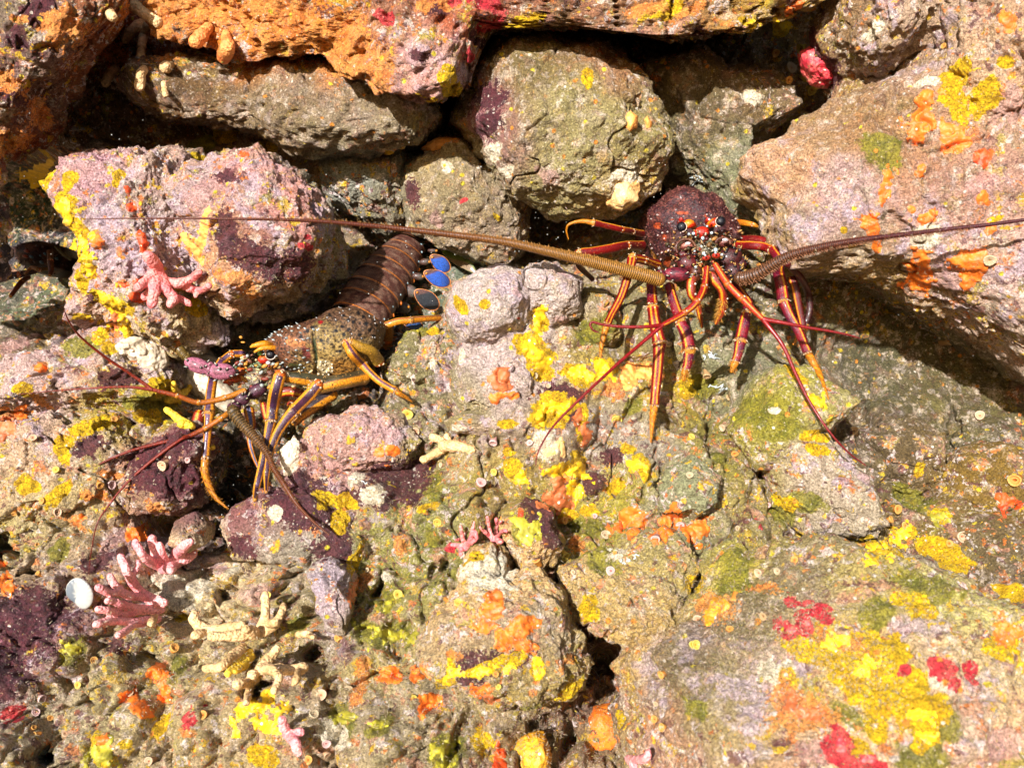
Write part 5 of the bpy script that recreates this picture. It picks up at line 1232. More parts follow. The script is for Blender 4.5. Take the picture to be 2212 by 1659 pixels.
ORANGE = """o TR 1590 700 65 130 20;o TR 1810 830 80 70 30;r TR 1960 960 50 45;o TR 1385 1080 38 80 20,1350 1200 32 60 10;o TR 1285 1370 50 85;o TR 1575 1040 25 30;o TR 1955 1220 36 52;o TR 1530 1280 28 26;o TR 1630 1320 50 30 -35;o TR 1318 1490 24 42;o TR 2010 1400 28 34;
o MR 1560 120 75 120;o MR 1880 80 105 80,1860 160 50 70;r MR 2110 1520 80 28 25,2090 1570 24 40;o TR 2110 140 60 70;r TL 870 1460 30 60 -10;o TL 590 1470 38 48;r TL 800 1265 30 24;r TL 780 1160 22 36;r TL 1480 940 40 18;p TL 1240 1430 26 120 12,1170 1500 40 90 -30;r ML 740 205 34 18;r ML 860 185 36 18;t ML 700 440 22 62;r ML 850 285 50 22;
o ML 250 705 30 26;o ML 130 980 40 46;t ML 30 1070 55 90;t MC 1010 790 56 50;o MC 1040 880 58 22,970 905 24 24;t MC 1475 1030 30 52;t MC 1535 1120 32 60;o MC 345 1215 38 32;o MC 268 1230 22 22;o MC 320 1310 22 18;t MC 1340 1520 90 60,1370 1450 40 60;r MC 1130 1590 18 28;o MC 1400 1385 38 18;p MC 1890 750 60 40;p MC 1790 780 50 80;
o BC 1820 160 80 95,1740 190 60 40;o BC 2030 170 60 80 30,1960 240 50 40;o BC 2180 220 34 70;o BC 960 680 60 90 15,930 790 70 40;o BC 1120 830 130 70 -35,1200 900 40 50;o BC 325 1090 92 48;o BC 505 1075 42 55 20;o BC 590 1240 70 50 10,540 1320 26 50;o BC 880 1185 75 36;r BC 1010 1570 50 60,1020 1650 50 40;t BC 965 1235 55 20;
o BL 50 520 34 75;o BL 845 225 55 45 -15,790 230 20 40;o BL 960 1080 50 60 -20,1000 1180 36 70 -20;o BL 780 1220 60 40,850 1290 60 50;o BL 20 410 30 22;o BL 490 140 40 24;t BL 2150 610 24 60;p BL 430 210 1 1;o BL 640 1480 40 30;
o BR 60 150 50 80 20;o BR 215 220 60 70;o BR 2100 840 110 60;c BR 360 660 60 40,300 720 30 50;t BR 890 1320 110 40;t BR 790 1250 40 60;y BR 1350 320 120 60 -15,1270 370 50 40;y BR 1480 230 60 36;y BR 1050 880 70 40;y BR 1240 1060 60 70;y BR 1590 1330 70 40;y BR 1620 1470 50 28;
y BL 1620 1240 70 70,1560 1290 110 40,1700 1310 110 40,1600 1370 60 60;g BL 620 1570 60 90 20;y MC 1235 430 38 70,1190 560 50 60;y MC 1260 660 70 60;y MC 1500 750 80 40;y MC 1640 720 48 55;y MC 1450 1480 44 80 30;y MC 1500 1350 60 30;y MC 1330 1340 70 30 -30;y MC 1130 1390 40 30;y MC 1840 1310 50 30 30;y MC 1340 960 80 34;y MC 1270 1010 30 40;y TL 250 1100 60 90;y TL 390 1290 60 60 40;y TL 490 1480 60 70 30;
y BC 720 1060 26 48;y BC 900 1080 50 26 -10;y BC 1060 1050 70 26 -30;y BC 1240 1045 26 46;y BC 700 1130 36 26 20;g BC 310 660 60 34;g BC 320 840 150 36 12;g BC 1160 200 56 70;g BC 680 1580 70 70;g BL 430 925 44 46;g BC 70 1355 60 40;g BC 255 1385 50 34;x BR 780 805 34 34;x BR 890 755 22 32;x BR 1090 1520 26 40;x BR 1260 1600 44 22;x BR 1770 1165 24 24;g BR 1700 140 45 36;y MR 930 910 44 30;y MR 1020 1030 12 22;y ML 540 90 30 60;y ML 670 310 80 36 40;y ML 750 440 26 70;o TR 800 60 90 26 -40;y TR 560 155 50 18;y TR 740 160 40 42 -40"""
for k, it in enumerate(ORANGE.replace('\n', '').split(';')):
    kind, f, rest = it.strip().split(' ', 2)
    ells = [tuple(float(v) for v in e.split()) for e in rest.split(',')]
    if ells[0][2] < 4: continue
    if kind == 'c': SNAME['c'] = 'ochre'
    drape(f, ells, kind, .0016 if kind in 'otrpxc' else .0011, k + 1, 1.0 if kind in 'otrpxc' else 1.5)

# solid sponges
def lump(label, poly, df, kind, f='D', amp=.006, n=2.3, back=.02, lift=0.0, name="sponge"):
    cx = np.mean([fx(f, *p)[0] for p in poly]); cy = np.mean([fx(f, *p)[1] for p in poly])
    y = min(D(cx, cy), .5) - lift
    return rock(label, poly, y + .006, df, back, 6, amp, n, f, name=name, mat=SPONGE[kind], cat="sponge", surf=False)
lump("smooth white sponge hanging behind the brown lobster's mauve antenna base", [(365,772),(385,748),(432,742),(458,775),(500,838),(522,862),(496,892),(440,872),(400,838),(370,806)], .03, 'w')
lump("white sponge lump under the left boulder, flat and low", [(234,752),(262,734),(300,738),(312,760),(285,772),(245,768)], .02, 'w')
lump("taller white sponge lump under the left boulder, beside the flat one", [(292,770),(318,734),(345,745),(356,785),(340,802),(312,802)], .024, 'w')
lump("pale knobbly sponge right of the brown lobster's crossed legs", [(602,965),(630,940),(650,955),(655,1000),(640,1035),(610,1030),(600,1000)], .02, 'w')
lump("bright orange sponge lump at the bottom edge", [(1270,1590),(1290,1545),(1330,1535),(1352,1545),(1345,1600),(1318,1622),(1285,1618)], .03, 'o', amp=.004)
lump("ochre yellow sponge lump at the bottom edge", [(1108,1605),(1135,1592),(1180,1592),(1195,1625),(1190,1680),(1120,1690)], .028, 'c', amp=.004)
lump("dark crimson sponge hanging at the top right by a cup coral cluster", [(1738,110),(1765,100),(1800,125),(1822,165),(1800,185),(1760,178),(1742,150)], .022, 'x')
lump("pale golden lump on the right flank of the large centre boulder", [(1345,250),(1362,240),(1378,250),(1378,275),(1360,285),(1346,272)], .014, 'p', amp=.003)
lump("smaller golden lump at the right edge of the large centre boulder", [(1388,258),(1398,250),(1410,262),(1406,285),(1394,284)], .012, 'p', amp=.002)
lump("cream and orange knob at the bottom of the large centre boulder", [(1305,405),(1325,380),(1365,372),(1385,395),(1378,430),(1345,452),(1312,440)], .02, 'k', amp=.004)
lump("cream sponge lump on top of the speckled grey rock", [(908,318),(940,298),(990,300),(1000,318),(960,328),(925,330)], .014, 'p', amp=.004)
lump("pale peach barnacle-like lump above the yellow network patch", [(1168,980),(1190,935),(1215,945),(1222,985),(1200,1005),(1178,1000)], .008, 'k', amp=.003)

# branching corals
CORAL = {'pink': coral_material("pink_coral_skin", (242, 164, 160), (228, 134, 140)), 'rose': coral_material("rose_coral_skin", (232, 142, 134), (216, 112, 116)),
         'tan': coral_material("tan_coral_skin", (222, 184, 134), (186, 150, 100), (140, 104, 56)), 'yel': coral_material("yellow_coral_skin", (240, 200, 60), (226, 178, 36), (180, 130, 30)),
         'ora': coral_material("orange_coral_skin", (232, 150, 80), (208, 112, 50), (150, 70, 30))}
LIFT = {'fat pink': .010, 'pink antl': .016}
def coral(label, f, branches, kind, group=None, vox=.0011, name="branching_coral", amp=.0008, rs=1.0):
    """branches: lists of (x, y, lift above the rock in mm, radius)."""
    s = Shape()
    for b in branches:
        rows = []
        for x, y, l, r in b:
            px, py = fx(f, x, y)
            px, py = min(max(px, 3), 2208), min(max(py, 3), 1656)
            d = D(px, py) - l * .001 - LIFT.get(label[:8], LIFT.get(label[:9], 0))
            rows.append([*W(px, py, d), r * rs * .78 * FR[f][2] * K * (d + CAM_Y) / CAM_Y])
        rows = np.array(rows); rows[0, 3] *= .75
        d0 = rows[0, 1]; rows[:, 1] = np.minimum(rows[:, 1], d0 + .012)
        c, _ = cr(rows, 26); t = np.linspace(0, 1, 26)
        rr = c[:, 3] * (1 + .05 * np.sin(t * 11 + b[0][0])) * (1 + .14 * np.exp(-((t - .96) / .09) ** 2))
        s.tube(c[:, :3], rr, plain(L(200, 200, 200)), 14)
        s.ball(c[-1, :3], rr[-1], L(200, 200, 200), 2)
        s.ball(c[0, :3], rr[0] * 1.05, L(200, 200, 200), 2)
    V = np.vstack(s.V); T = np.vstack(s.T); base = V.mean(0)
    tmp = bpy.data.objects.new("tmp", mesh_np("tmp", V - base, T)); COL.objects.link(tmp)
    md = tmp.modifiers.new("r", 'REMESH'); md.mode = 'VOXEL'; md.voxel_size = vox; md.use_smooth_shade = True
    sm = tmp.modifiers.new("s", 'SMOOTH'); sm.factor = .5; sm.iterations = 3
    dg = bpy.context.evaluated_depsgraph_get()
    me = bpy.data.meshes.new_from_object(tmp.evaluated_get(dg))
    bpy.data.objects.remove(tmp)
    n = len(me.vertices); co = np.zeros(n * 3, np.float32); no = np.zeros(n * 3, np.float32)
    me.vertices.foreach_get("co", co); me.vertex_normals.foreach_get("vector", no)
    co = co.reshape(-1, 3); no = no.reshape(-1, 3)
    P = co + base
    co = co + no * (amp * fbm(P, 130, 3, 5) + amp * .6 * np.clip(.5 - worley(P, 260, 3)[0], 0, 1))[:, None]
    me.vertices.foreach_set("co", co.astype(np.float32).ravel()); me.update()
    me.name = name
    o = link(name, me, CORAL[kind], loc=base)
    return tag(o, label, "coral", group)
coral("pink branching coral on the front of the left boulder", 'ML', [[(960,110,4,60),(930,60,12,55),(900,30,16,40)],[(960,130,4,70),(900,180,14,44),(840,225,24,32)],[(970,150,4,70),(940,240,20,50),(925,325,34,34)],[(930,230,14,44),(880,280,26,32)],[(990,160,4,60),(1010,230,16,44),(1060,290,26,40),(1040,325,32,30)],[(1060,280,20,36),(1110,300,30,32),(1155,325,36,24)],[(1010,190,8,50),(1090,200,18,42),(1160,170,24,34),(1215,130,28,26)],[(1090,205,16,40),(1160,230,26,32),(1220,245,32,28),(1275,215,38,22)],[(1190,235,26,26),(1195,275,34,18)]], 'rose', "pink corals")
coral("fat pink finger coral above the pale lower left crust", 'BL', [[(1000,430,2,70),(960,380,16,48),(925,260,34,30)],[(990,430,2,60),(890,380,22,36),(840,310,30,30),(825,280,34,24)],[(1010,430,4,60),(985,360,26,40),(975,300,40,28)],[(1030,430,4,60),(1090,350,24,50),(1130,300,34,36),(1165,280,38,26)],[(1050,420,4,60),(1130,380,18,46),(1180,350,24,34)],[(1000,440,6,60),(1040,440,24,44),(1045,460,34,22)]], 'pink', "pink corals")
coral("pink antler coral with tan tips right of the white shell", 'BL', [[(1000,650,2,56),(900,615,14,50),(820,540,24,42),(770,450,32,38),(738,370,36,34)],[(800,500,26,36),(840,440,34,28),(850,400,38,24)],[(880,620,16,44),(770,600,28,40),(700,540,34,34),(672,490,38,30)],[(740,590,30,34),(660,590,36,32),(600,558,40,34)],[(980,690,2,54),(860,690,16,46),(740,665,28,38),(690,640,34,32),(655,640,38,28)],[(860,700,18,42),(740,720,28,38),(660,700,34,34),(600,690,38,32)],[(960,750,2,50),(850,770,14,44),(740,765,26,38),(650,765,34,34),(590,782,38,36)],[(840,775,16,38),(770,820,26,34),(720,850,32,28)],[(700,770,30,30),(660,740,36,26)]], 'pink', "pink corals", rs=.86)
coral("short white coral branch under the pink antler coral", 'BL', [[(1010,690,4,34),(960,720,22,34),(920,780,34,28)]], 'tan')
coral("upper tan finger coral cluster at lower left", 'BL', [[(1590,820,4,60),(1620,720,22,40),(1620,600,36,30)],[(1620,830,4,50),(1690,760,26,40),(1720,700,34,30),(1730,665,36,20)],[(1580,840,4,56),(1440,850,22,46),(1290,855,34,32)],[(1560,850,6,50),(1540,820,30,42),(1500,810,40,34)],[(1470,790,4,50),(1330,770,18,50),(1230,740,26,38),(1190,710,30,30)],[(1400,800,6,40),(1270,830,22,36),(1190,845,30,32)],[(1640,780,20,44),(1680,770,40,34)]], 'tan', "tan finger corals")
coral("lower tan finger coral cluster reaching right over a dark gap", 'BL', [[(1600,1050,4,70),(1650,980,20,50),(1710,910,34,28)],[(1620,1050,6,60),(1760,1060,24,44),(1850,1040,32,34),(1880,1010,36,26)],[(1820,1050,28,32),(1810,1110,34,28),(1790,1140,36,24)],[(1600,1060,6,60),(1660,1060,26,40),(1700,1100,34,36),(1690,1150,36,30),(1670,1195,38,22)],[(1580,1080,6,60),(1540,1130,24,46),(1450,1150,34,36)],[(1540,1120,20,44),(1520,1190,30,32),(1500,1260,34,26)],[(1590,1060,6,56),(1560,1100,26,48),(1540,1090,40,40)]], 'tan', "tan finger corals")
coral("yellow-tan drooping finger coral left of the lower tan cluster", 'BL', [[(1490,930,4,60),(1420,980,20,46),(1340,1040,28,36),(1255,1050,32,30)]], 'tan', "tan finger corals")
coral("bright yellow finger coral between the tan coral clusters", 'BL', [[(1520,950,4,50),(1450,1010,20,38),(1390,1080,30,24)],[(1530,980,6,44),(1480,1040,22,32),(1435,1070,30,24)]], 'yel')
coral("small ochre finger coral by the upright lavender rock", 'BL', [[(1920,860,4,34),(1870,840,20,28),(1820,845,28,24)],[(1870,850,16,22),(1905,860,28,20)]], 'tan')
coral("forked yellow coral with a white base in the middle of the mound", 'MC', [[(830,1210,2,52),(740,1190,14,48),(670,1180,20,42)],[(690,1180,18,38),(640,1150,24,34),(595,1135,28,32)],[(700,1190,18,40),(620,1230,24,34),(550,1265,28,28)],[(700,1170,18,34),(685,1130,28,28)]], 'tan')
coral("thin rose coral, left one of the small pair in the lower middle", 'BC', [[(800,320,2,26),(780,250,14,18),(768,185,20,13)],[(810,310,2,26),(835,240,16,18),(850,160,22,15)],[(790,320,2,26),(750,300,14,18),(712,298,20,13)],[(800,320,4,26),(770,330,16,18),(768,358,20,12)],[(840,290,8,22),(865,260,20,16),(862,220,22,12)],[(765,260,12,14),(735,270,18,11)]], 'rose', "pink corals")
coral("thin rose coral, right one of the small pair in the lower middle", 'BC', [[(960,270,2,24),(945,200,16,18),(930,130,22,13)],[(970,270,2,24),(985,200,16,17),(985,140,24,13)],[(980,260,4,22),(1030,210,20,15),(1050,215,24,11)],[(960,260,4,22),(910,215,18,15),(885,190,22,11)],[(985,200,16,14),(1015,155,24,11)],[(975,270,4,24),(1010,280,20,17),(1025,265,24,12)]], 'rose', "pink corals")
coral("yellow finger coral beside the brown lobster's lower antennule", 'ML', [[(1170,1070,2,40),(1140,1020,14,34),(1115,960,20,22)],[(1160,1070,2,40),(1110,1055,14,32)]], 'yel')
coral("mossy yellow knobbed coral left of the mauve antenna base", 'ML', [[(1080,880,2,50),(1060,840,12,30),(1055,805,18,20)],[(1090,880,2,50),(1140,850,14,26),(1165,825,18,17)],[(1080,890,2,60),(1030,900,10,40)]], 'yel')
coral("single lime green finger sponge behind the brown lobster's front leg", 'ML', [[(1265,1205,4,26),(1330,1190,16,24),(1400,1165,24,22)]], 'yel', name="finger_sponge")
coral("pale finger coral with knobs hanging from the orange ledge at top left", 'TL', [[(960,140,4,60),(850,130,20,50),(760,120,28,44),(690,110,32,34)],[(860,140,16,44),(800,190,26,38),(760,250,32,26)],[(900,160,10,44),(870,240,24,34),(858,350,32,30)]], 'tan')
coral("pale knob coral low under the ledge, left one of four", 'TL', [[(700,430,2,50),(660,470,16,40),(645,505,20,34)]], 'tan', "pale knobs under the ledge", name="knob_coral")
coral("double pale knob coral under the ledge", 'TL', [[(880,420,2,40),(860,450,14,38),(850,530,18,38)]], 'tan', "pale knobs under the ledge", name="knob_coral")
coral("round pale knob coral under the ledge, right of the double one", 'TL', [[(1040,400,2,40),(1010,410,18,44)]], 'tan', "pale knobs under the ledge", name="knob_coral")
coral("small pale knob coral lowest under the ledge", 'TL', [[(1000,510,2,26),(1010,580,14,24)]], 'tan', "pale knobs under the ledge", name="knob_coral")
coral("stubby orange finger sponge hanging from the ledge, shorter of two", 'TL', [[(1270,170,2,56),(1230,220,20,56),(1190,260,26,50)]], 'ora', "orange finger sponges", name="finger_sponge")
coral("long orange finger sponge hanging from the ledge, longer of two", 'TL', [[(1380,210,2,50),(1390,300,24,58),(1410,400,30,48)]], 'ora', "orange finger sponges", name="finger_sponge")
coral("pink lumpy coral on the bright yellow sponge at bottom left", 'BL', [[(1750,1440,2,56),(1730,1400,14,44),(1720,1360,20,30)],[(1770,1460,2,56),(1800,1500,16,40),(1820,1560,22,30)],[(1780,1450,2,50),(1830,1440,14,34)]], 'pink', "pink corals")
coral("white and pink knob coral at the bottom edge right of the orange lump", 'BC', [[(1800,1600,2,50),(1830,1630,14,40)],[(1810,1605,4,36),(1890,1600,12,32),(1915,1560,18,24)]], 'pink', "pink corals")

# cup corals: one small polyp cup per colour, copied
CUPC = {'yellow': ((244, 200, 60), (250, 222, 110), (200, 140, 20)), 'orange': ((240, 150, 50), (250, 190, 100), (196, 90, 20)), 'peach': ((238, 180, 130), (250, 214, 176), (200, 110, 60)),
        'pink': ((238, 170, 160), (252, 212, 204), (196, 96, 90)), 'white': ((214, 184, 140), (232, 208, 168), (196, 130, 74)), 'tan': ((206, 160, 104), (226, 190, 140), (140, 90, 50))}
CUPM = {}
def cup_mesh(col, var):
    body, rim, pit = (lin(c) for c in CUPC[col])
    rg = np.random.default_rng(hash(col) % 1 + var)
    prof = [(.62, -1.2, 0), (.70, -.4, 0), (.82, .1, .2), (.98, .42, .6), (1.0, .55, 1), (.90, .62, 1), (.74, .50, .6), (.58, .36, .3), (.46, .36, .4), (.34, .42, .7), (.20, .34, .1), (.06, .12, -1), (.0, .05, -1)] if var == 0 else \
           [(.70, -1.2, 0), (.74, -.4, 0), (.84, .1, .2), (.97, .36, .5), (1.0, .46, .8), (.88, .52, .9), (.70, .46, .5), (.50, .42, .35), (.30, .40, .3), (.16, .32, -.4), (.08, .24, -.8), (.03, .18, -1), (.0, .16, -1)]
    n = 36; a = np.arange(n) * 2 * np.pi / n
    V, C = [], []
    for r, h, k in prof:
        w = 1 + .05 * np.sin(3 * a + var) + (.035 * np.cos(12 * a) if .3 < r < .97 and h > .1 else 0)
        hh = h + (.06 * np.cos(12 * a) if .2 < r < .95 and h > .1 else 0)
        V.append(np.stack([r * w * np.cos(a) * (1.0 if r > .2 or var else 1.6), r * w * np.sin(a), hh + 0 * a], -1))
        c = (body * .8) * (1 - max(k, 0)) + rim * max(k, 0) if k >= 0 else body * (1 + k) + pit * (-k)
        C.append(np.tile(c, (n, 1)) * (1 + .12 * np.cos(12 * a))[:, None])
    k = np.arange(n); k2 = (k + 1) % n
    F = np.vstack([np.stack([i * n + k, i * n + k2, (i + 1) * n + k2, (i + 1) * n + k], -1) for i in range(len(prof) - 1)])
    return mesh_np("cup_coral", np.vstack(V), F, np.vstack(C))
CUPS = """MC 1720 1020 32 yellow;MC 450 990 32 yellow;MC 495 1090 28 peach;MC 970 1150 25 pink;MC 1200 1175 25 pink;MC 980 1340 22 yellow;MC 885 1430 32 pink;MC 630 1640 32 yellow;MC 1840 845 22 white;MC 1225 755 22 white;MC 2165 1375 32 white;MC 2170 1140 25 yellow;MC 1005 1240 18 peach;MC 1300 830 18 white;MC 1580 1615 22 orange;MC 660 1305 18 peach;MC 2030 580 28 tan;
MR 390 1070 28 white;MR 175 1140 22 yellow;MR 275 740 28 tan;MR 1180 1105 34 tan;MR 1945 1015 32 peach;MR 1425 1570 32 orange;MR 655 1545 20 pink;MR 2165 1390 38 orange;MR 410 895 22 tan;MR 1385 1640 28 orange;MR 1740 550 34 tan;MR 445 1230 26 orange;
BR 1485 180 24 orange;BR 815 395 27 orange;BR 605 465 32 peach;BR 720 455 26 white;BR 450 610 28 orange;BR 225 745 32 peach;BR 630 725 30 tan;BR 195 905 30 yellow;BR 415 815 26 orange;BR 1220 300 26 orange;BR 865 1310 30 peach;BR 20 1410 26 orange;BR 1810 240 44 peach;BR 1750 290 24 orange;BR 455 200 20 white;BR 20 1080 28 orange;
TR 860 295 32 yellow;TR 775 430 38 white;TR 772 492 30 orange;TR 885 440 50 yellow;TR 905 540 34 yellow;TR 970 522 34 yellow;TR 690 320 26 orange;TR 1730 285 24 orange;MR 2000 48 44 white;TC 960 395 18 white;
BC 380 602 32 yellow;BC 755 665 32 yellow;BC 690 640 24 orange;BC 1235 400 34 orange;BC 1690 455 34 pink;BC 1460 460 20 peach;BC 1385 150 28 orange;BC 1430 133 22 orange;BC 1392 355 30 yellow;BC 480 1222 22 yellow;BC 1000 1160 22 yellow;BC 75 1162 30 white;BC 25 860 25 orange;BC 1100 1530 34 yellow;BC 980 1080 25 orange;BC 1640 250 30 white;BC 1003 132 22 orange;BC 2185 905 28 yellow;BC 1960 1360 26 orange;BC 2010 1410 24 peach;BC 1965 1260 24 peach;BC 2120 172 28 pink;BC 1715 350 20 orange;BC 1960 255 26 pink;BC 1585 128 20 pink;BC 205 455 18 white;
BL 570 1002 28 orange;BL 1055 935 30 orange;BL 2070 860 26 orange;BL 1965 1217 34 peach;BL 2120 1165 28 white;BL 1605 1472 38 white;BL 1990 1502 28 pink;BL 1985 1562 28 peach;BL 1885 1607 34 orange;BL 925 1610 34 peach;BL 475 1150 26 yellow;BL 235 1230 30 pink;BL 215 1322 24 pink;BL 305 1345 22 orange;BL 200 1415 18 orange;BL 230 1450 25 orange;BL 1905 1342 28 white;BL 340 97 28 peach;BL 165 335 18 yellow;BL 240 480 22 orange;BL 1250 1337 28 orange;BL 395 1452 24 peach;BL 1625 605 26 yellow;BL 220 300 20 orange;BL 800 1212 22 peach;
ML 1010 1297 30 peach;ML 1145 1272 22 pink;ML 670 1425 32 pink;ML 605 1420 28 orange;ML 690 1035 22 orange;ML 350 1337 22 yellow;ML 205 1145 28 peach;ML 100 1052 20 pink;ML 270 1520 24 orange;ML 90 1590 18 orange"""
random.seed(3)
for it in CUPS.replace('\n', '').split(';'):
    f, x, y, r, col = it.split(); px, py = fx(f, float(x), float(y)); r = float(r) * FR[f][2] * K * 1.05
    var = random.randrange(2)
    if (col, var) not in CUPM:
        me = cup_mesh(col, var); me.materials.append(M_CUP)
        src = bpy.data.objects.new("cup_coral", me); CUPM[(col, var)] = src; o = src
    else:
        o = CUPM[(col, var)].copy()
    COL.objects.link(o)
    d = D(px, py); p = Vector(W(px, py, d))
    nn = (Vector(Nrm(px, py)) * .55 + (CAMV - p).normalized() * .5 + Vector((random.uniform(-.7, .7), 0, random.uniform(-.8, .3)))).normalized()
    s = r * (d + CAM_Y) / CAM_Y * random.uniform(.72, 1.0)
    o.location = p + nn * s * random.uniform(.15, .6); o.rotation_euler = nn.to_track_quat('Z', 'Y').to_euler(); o.scale = (s * random.uniform(.85, 1.1), s * random.uniform(.85, 1.1), s * random.uniform(.9, 1.6))
    big = "large " if float(r / K) > 12.5 else "tiny " if float(r / K) < 7.5 else ""
    tag(o, where(px, py, big + ("pale yellow" if col == 'white' else col) + " cup coral"), "cup coral", "cup corals dotted over the reef")

# white half shell, leaf-like blade, worm tubes
sv = Shape()
Dv, F_ = ico(5)
px, py = fx('BL', 485, 600); d = Dmin(px, py, 26) - .008
th = np.arctan2(Dv[:, 2], Dv[:, 0]); s_ = np.hypot(Dv[:, 0], Dv[:, 2])
rr = 1 - .13 * np.cos(2 * (th - 1.2)) - .30 * np.clip(-np.sin(th + .25), 0, 1) ** 1.5
hgt = np.where(Dv[:, 1] < 0, -20 * np.abs(Dv[:, 1]) ** .7 * (1 - .35 * np.exp(-(s_ / .45) ** 2)) - 1.2 * np.cos(th * 22) * s_ ** 2, 8 * Dv[:, 1])
V = np.stack([Dv[:, 0] * rr * 70, hgt - Dv[:, 2] * 10, Dv[:, 2] * rr * 92], -1) * .35415 * K
ca, sa = math.cos(.35), math.sin(.35)
V = np.stack([V[:, 0] * ca + V[:, 2] * sa, V[:, 1], -V[:, 0] * sa + V[:, 2] * ca], -1)
sv.add(V + W(px, py, d), F_, mixc(L(200, 198, 190), L(92, 106, 122), sst(-Dv[:, 0] - .25 * Dv[:, 2] + .08 * np.cos(th * 9), .15, .45) * (s_ < .93) * .8))
o = sv.build("seashell", shell_material("shell_nacre", .3, 200, .0003, .04, .5)); tag(o, "bright white seashell lying in a crevice at lower left", "shell")
sv = Shape()
c, _ = cr(np.array([Pz('ZT', 1340, 440, .20), Pz('ZT', 1520, 560, .185), Pz('ZT', 1700, 680, .17), Pz('ZT', 1840, 810, .165)]), 40)
t = np.linspace(0, 1, 40); wd = 105 * uT * np.sin(np.clip(t * .92 + .06, 0, 1) * np.pi) ** .7
sv.tube(c, wd, lambda t, a: mixc(mixc(L(150, 120, 84), L(112, 128, 52), sst(np.sin(a * 2 + t * 5), -.2, .6)), L(200, 190, 150), sst(np.abs(np.abs(a) - 1.57), .25, .08) * .8), 30, .12)
o = sv.build("seaweed_blade", M_SHELL); tag(o, "olive brown leaf-shaped seaweed blade behind the blue tail paddles", "seaweed")
rg = np.random.default_rng(44)
for k, (f, x, y, n, lab) in enumerate((('ZC', 1250, 1020, 5, "tangle of white worm tubes below the red lobster's feeding limbs"), ('ZC', 1450, 1480, 5, "curly white worm tubes right of the red lobster's middle leg tip"), ('BC', 1790, 400, 3, "loose pale worm tube loops at the left of the khaki rock"), ('R4', 1475, 95, 4, "pale worm tubes on the slab above the red lobster"), ('MC', 130, 1385, 2, "short white worm tube on the maroon patch"))):
    s = Shape(); sc = FR[f][2]
    for j in range(n):
        px, py = fx(f, x, y); px += rg.normal() * 60 * .14; py += rg.normal() * 30 * .14
        a = rg.uniform(0, 6); rows = []
        for i in range(7):
            dd = D(min(max(px, 3), 2208), min(max(py, 3), 1656)) - .0022
            rows.append(W(px, py, dd)); a += rg.normal() * 1.1; px += math.cos(a) * 4; py += math.sin(a) * 3
        c, _ = cr(np.array(rows), 40)
        s.tube(c, .00075, plain(L(225, 235, 235), L(200, 205, 200)), 8)
    o = s.build("worm_tubes", M_CUP); tag(o, lab, "worm tubes", "white worm tubes")

# silty algal turf: uncountable fine tufts on the rubble and the corner mound
N_T = 26000
rg = np.random.default_rng(77); V = []; C = []
cols = [lin(c) for c in ((140, 128, 100), (160, 146, 112), (112, 98, 72), (176, 160, 132), (150, 136, 70), (170, 140, 128))]
cnt = 0
dens = [(1850, 1400, 420, 220, 1.0), (1600, 1380, 150, 130, 1.2), (1380, 1280, 150, 120, .8), (1100, 1430, 190, 130, .6), (1200, 1600, 300, 90, .8), (700, 1430, 350, 200, .5), (250, 1450, 250, 180, .4), (1500, 1130, 250, 120, .5), (900, 1150, 200, 130, .4), (2050, 1120, 180, 120, .5), (1200, 330, 190, 110, .35), (560, 220, 250, 80, .4), (1950, 400, 250, 250, .35), (600, 600, 120, 60, .3), (900, 150, 120, 80, .5)]
wsum = np.array([d[2] * d[3] * d[4] for d in dens]); wsum = np.cumsum(wsum / wsum.sum())
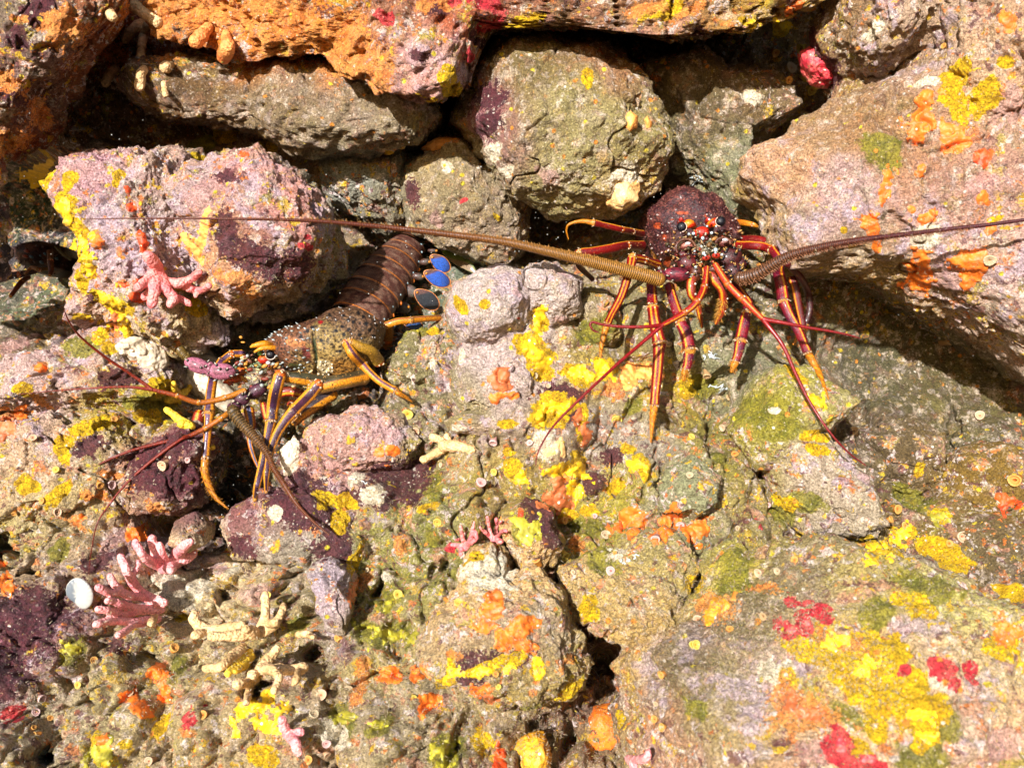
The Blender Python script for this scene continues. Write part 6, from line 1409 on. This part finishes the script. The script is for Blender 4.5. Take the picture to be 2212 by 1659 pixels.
while cnt < N_T:
    k = int(np.searchsorted(wsum, rg.random())); dx = dens[k]
    px, py = dx[0] + rg.normal() * dx[2] * .6, dx[1] + rg.normal() * dx[3] * .6
    if not (-20 < px < 2230 and -20 < py < 1680): continue
    cnt += 1
    if vnoise(np.array([[px * .012, py * .012, 3.0]]), 5)[0] < -.25: continue
    p, n, ob = hit(px, py)
    if ob is None: continue
    for j in range(2):
        v = n + Vector(rg.normal(size=3) * .55) + Vector((0, 0, -.25)); v.normalize()
        sd = v.cross(Vector(rg.normal(size=3))); sd.normalize()
        ln = rg.uniform(.0016, .0044); w = rg.uniform(.00022, .00042)
        b = p + Vector(rg.normal(size=3) * .0012)
        c = cols[rg.integers(6)] * rg.uniform(.6, 1.0) * ALB
        V += [(b - sd * w)[:], (b + sd * w)[:], (b + v * ln + sd * w * .6 + Vector(rg.normal(size=3) * .0006))[:]]; C += [c, c, c]
V = np.array(V); F_ = np.arange(len(V)).reshape(-1, 3)
M_TURF = NT("turf_skin"); M_TURF.put(M_TURF.b.inputs['Base Color'], M_TURF.attr('Col', 'Color')); M_TURF.b.inputs['Roughness'].default_value = .7
o = link("algal_turf", mesh_np("algal_turf", V, F_, np.array(C), False), M_TURF.m)
tag(o, "fine fuzzy khaki algal turf growing over the rubble and boulders", "turf", kind="stuff")

# drifting specks in the water
s = Shape()
for (cx, cy, sx, sy, n, y0, y1) in ((1200, 500, 130, 50, 40, -.05, .15), (830, 560, 120, 90, 40, -.05, .05), (1450, 380, 60, 60, 30, -.1, .1), (50, 500, 70, 80, 30, -.1, .1), (1950, 800, 250, 150, 16, -.15, -.05), (480, 1080, 60, 60, 25, -.15, .0), (200, 250, 120, 60, 12, -.2, 0), (1106, 800, 700, 500, 14, -.4, -.25)):
    for _ in range(n):
        p = W(cx + rg.normal() * sx, cy + rg.normal() * sy, rg.uniform(y0, y1))
        s.ball(p, np.array([1, 1, 1]) * rg.uniform(.00025, .0006) * np.array([rg.uniform(.7, 2), 1, 1]), L(225, 225, 215), 1, rot=rg.uniform(0, 3))
o = s.build("drifting_particles", M_CUP, loc=(0, 0, 0)); tag(o, "tiny pale specks drifting in the water", "particles", kind="stuff")
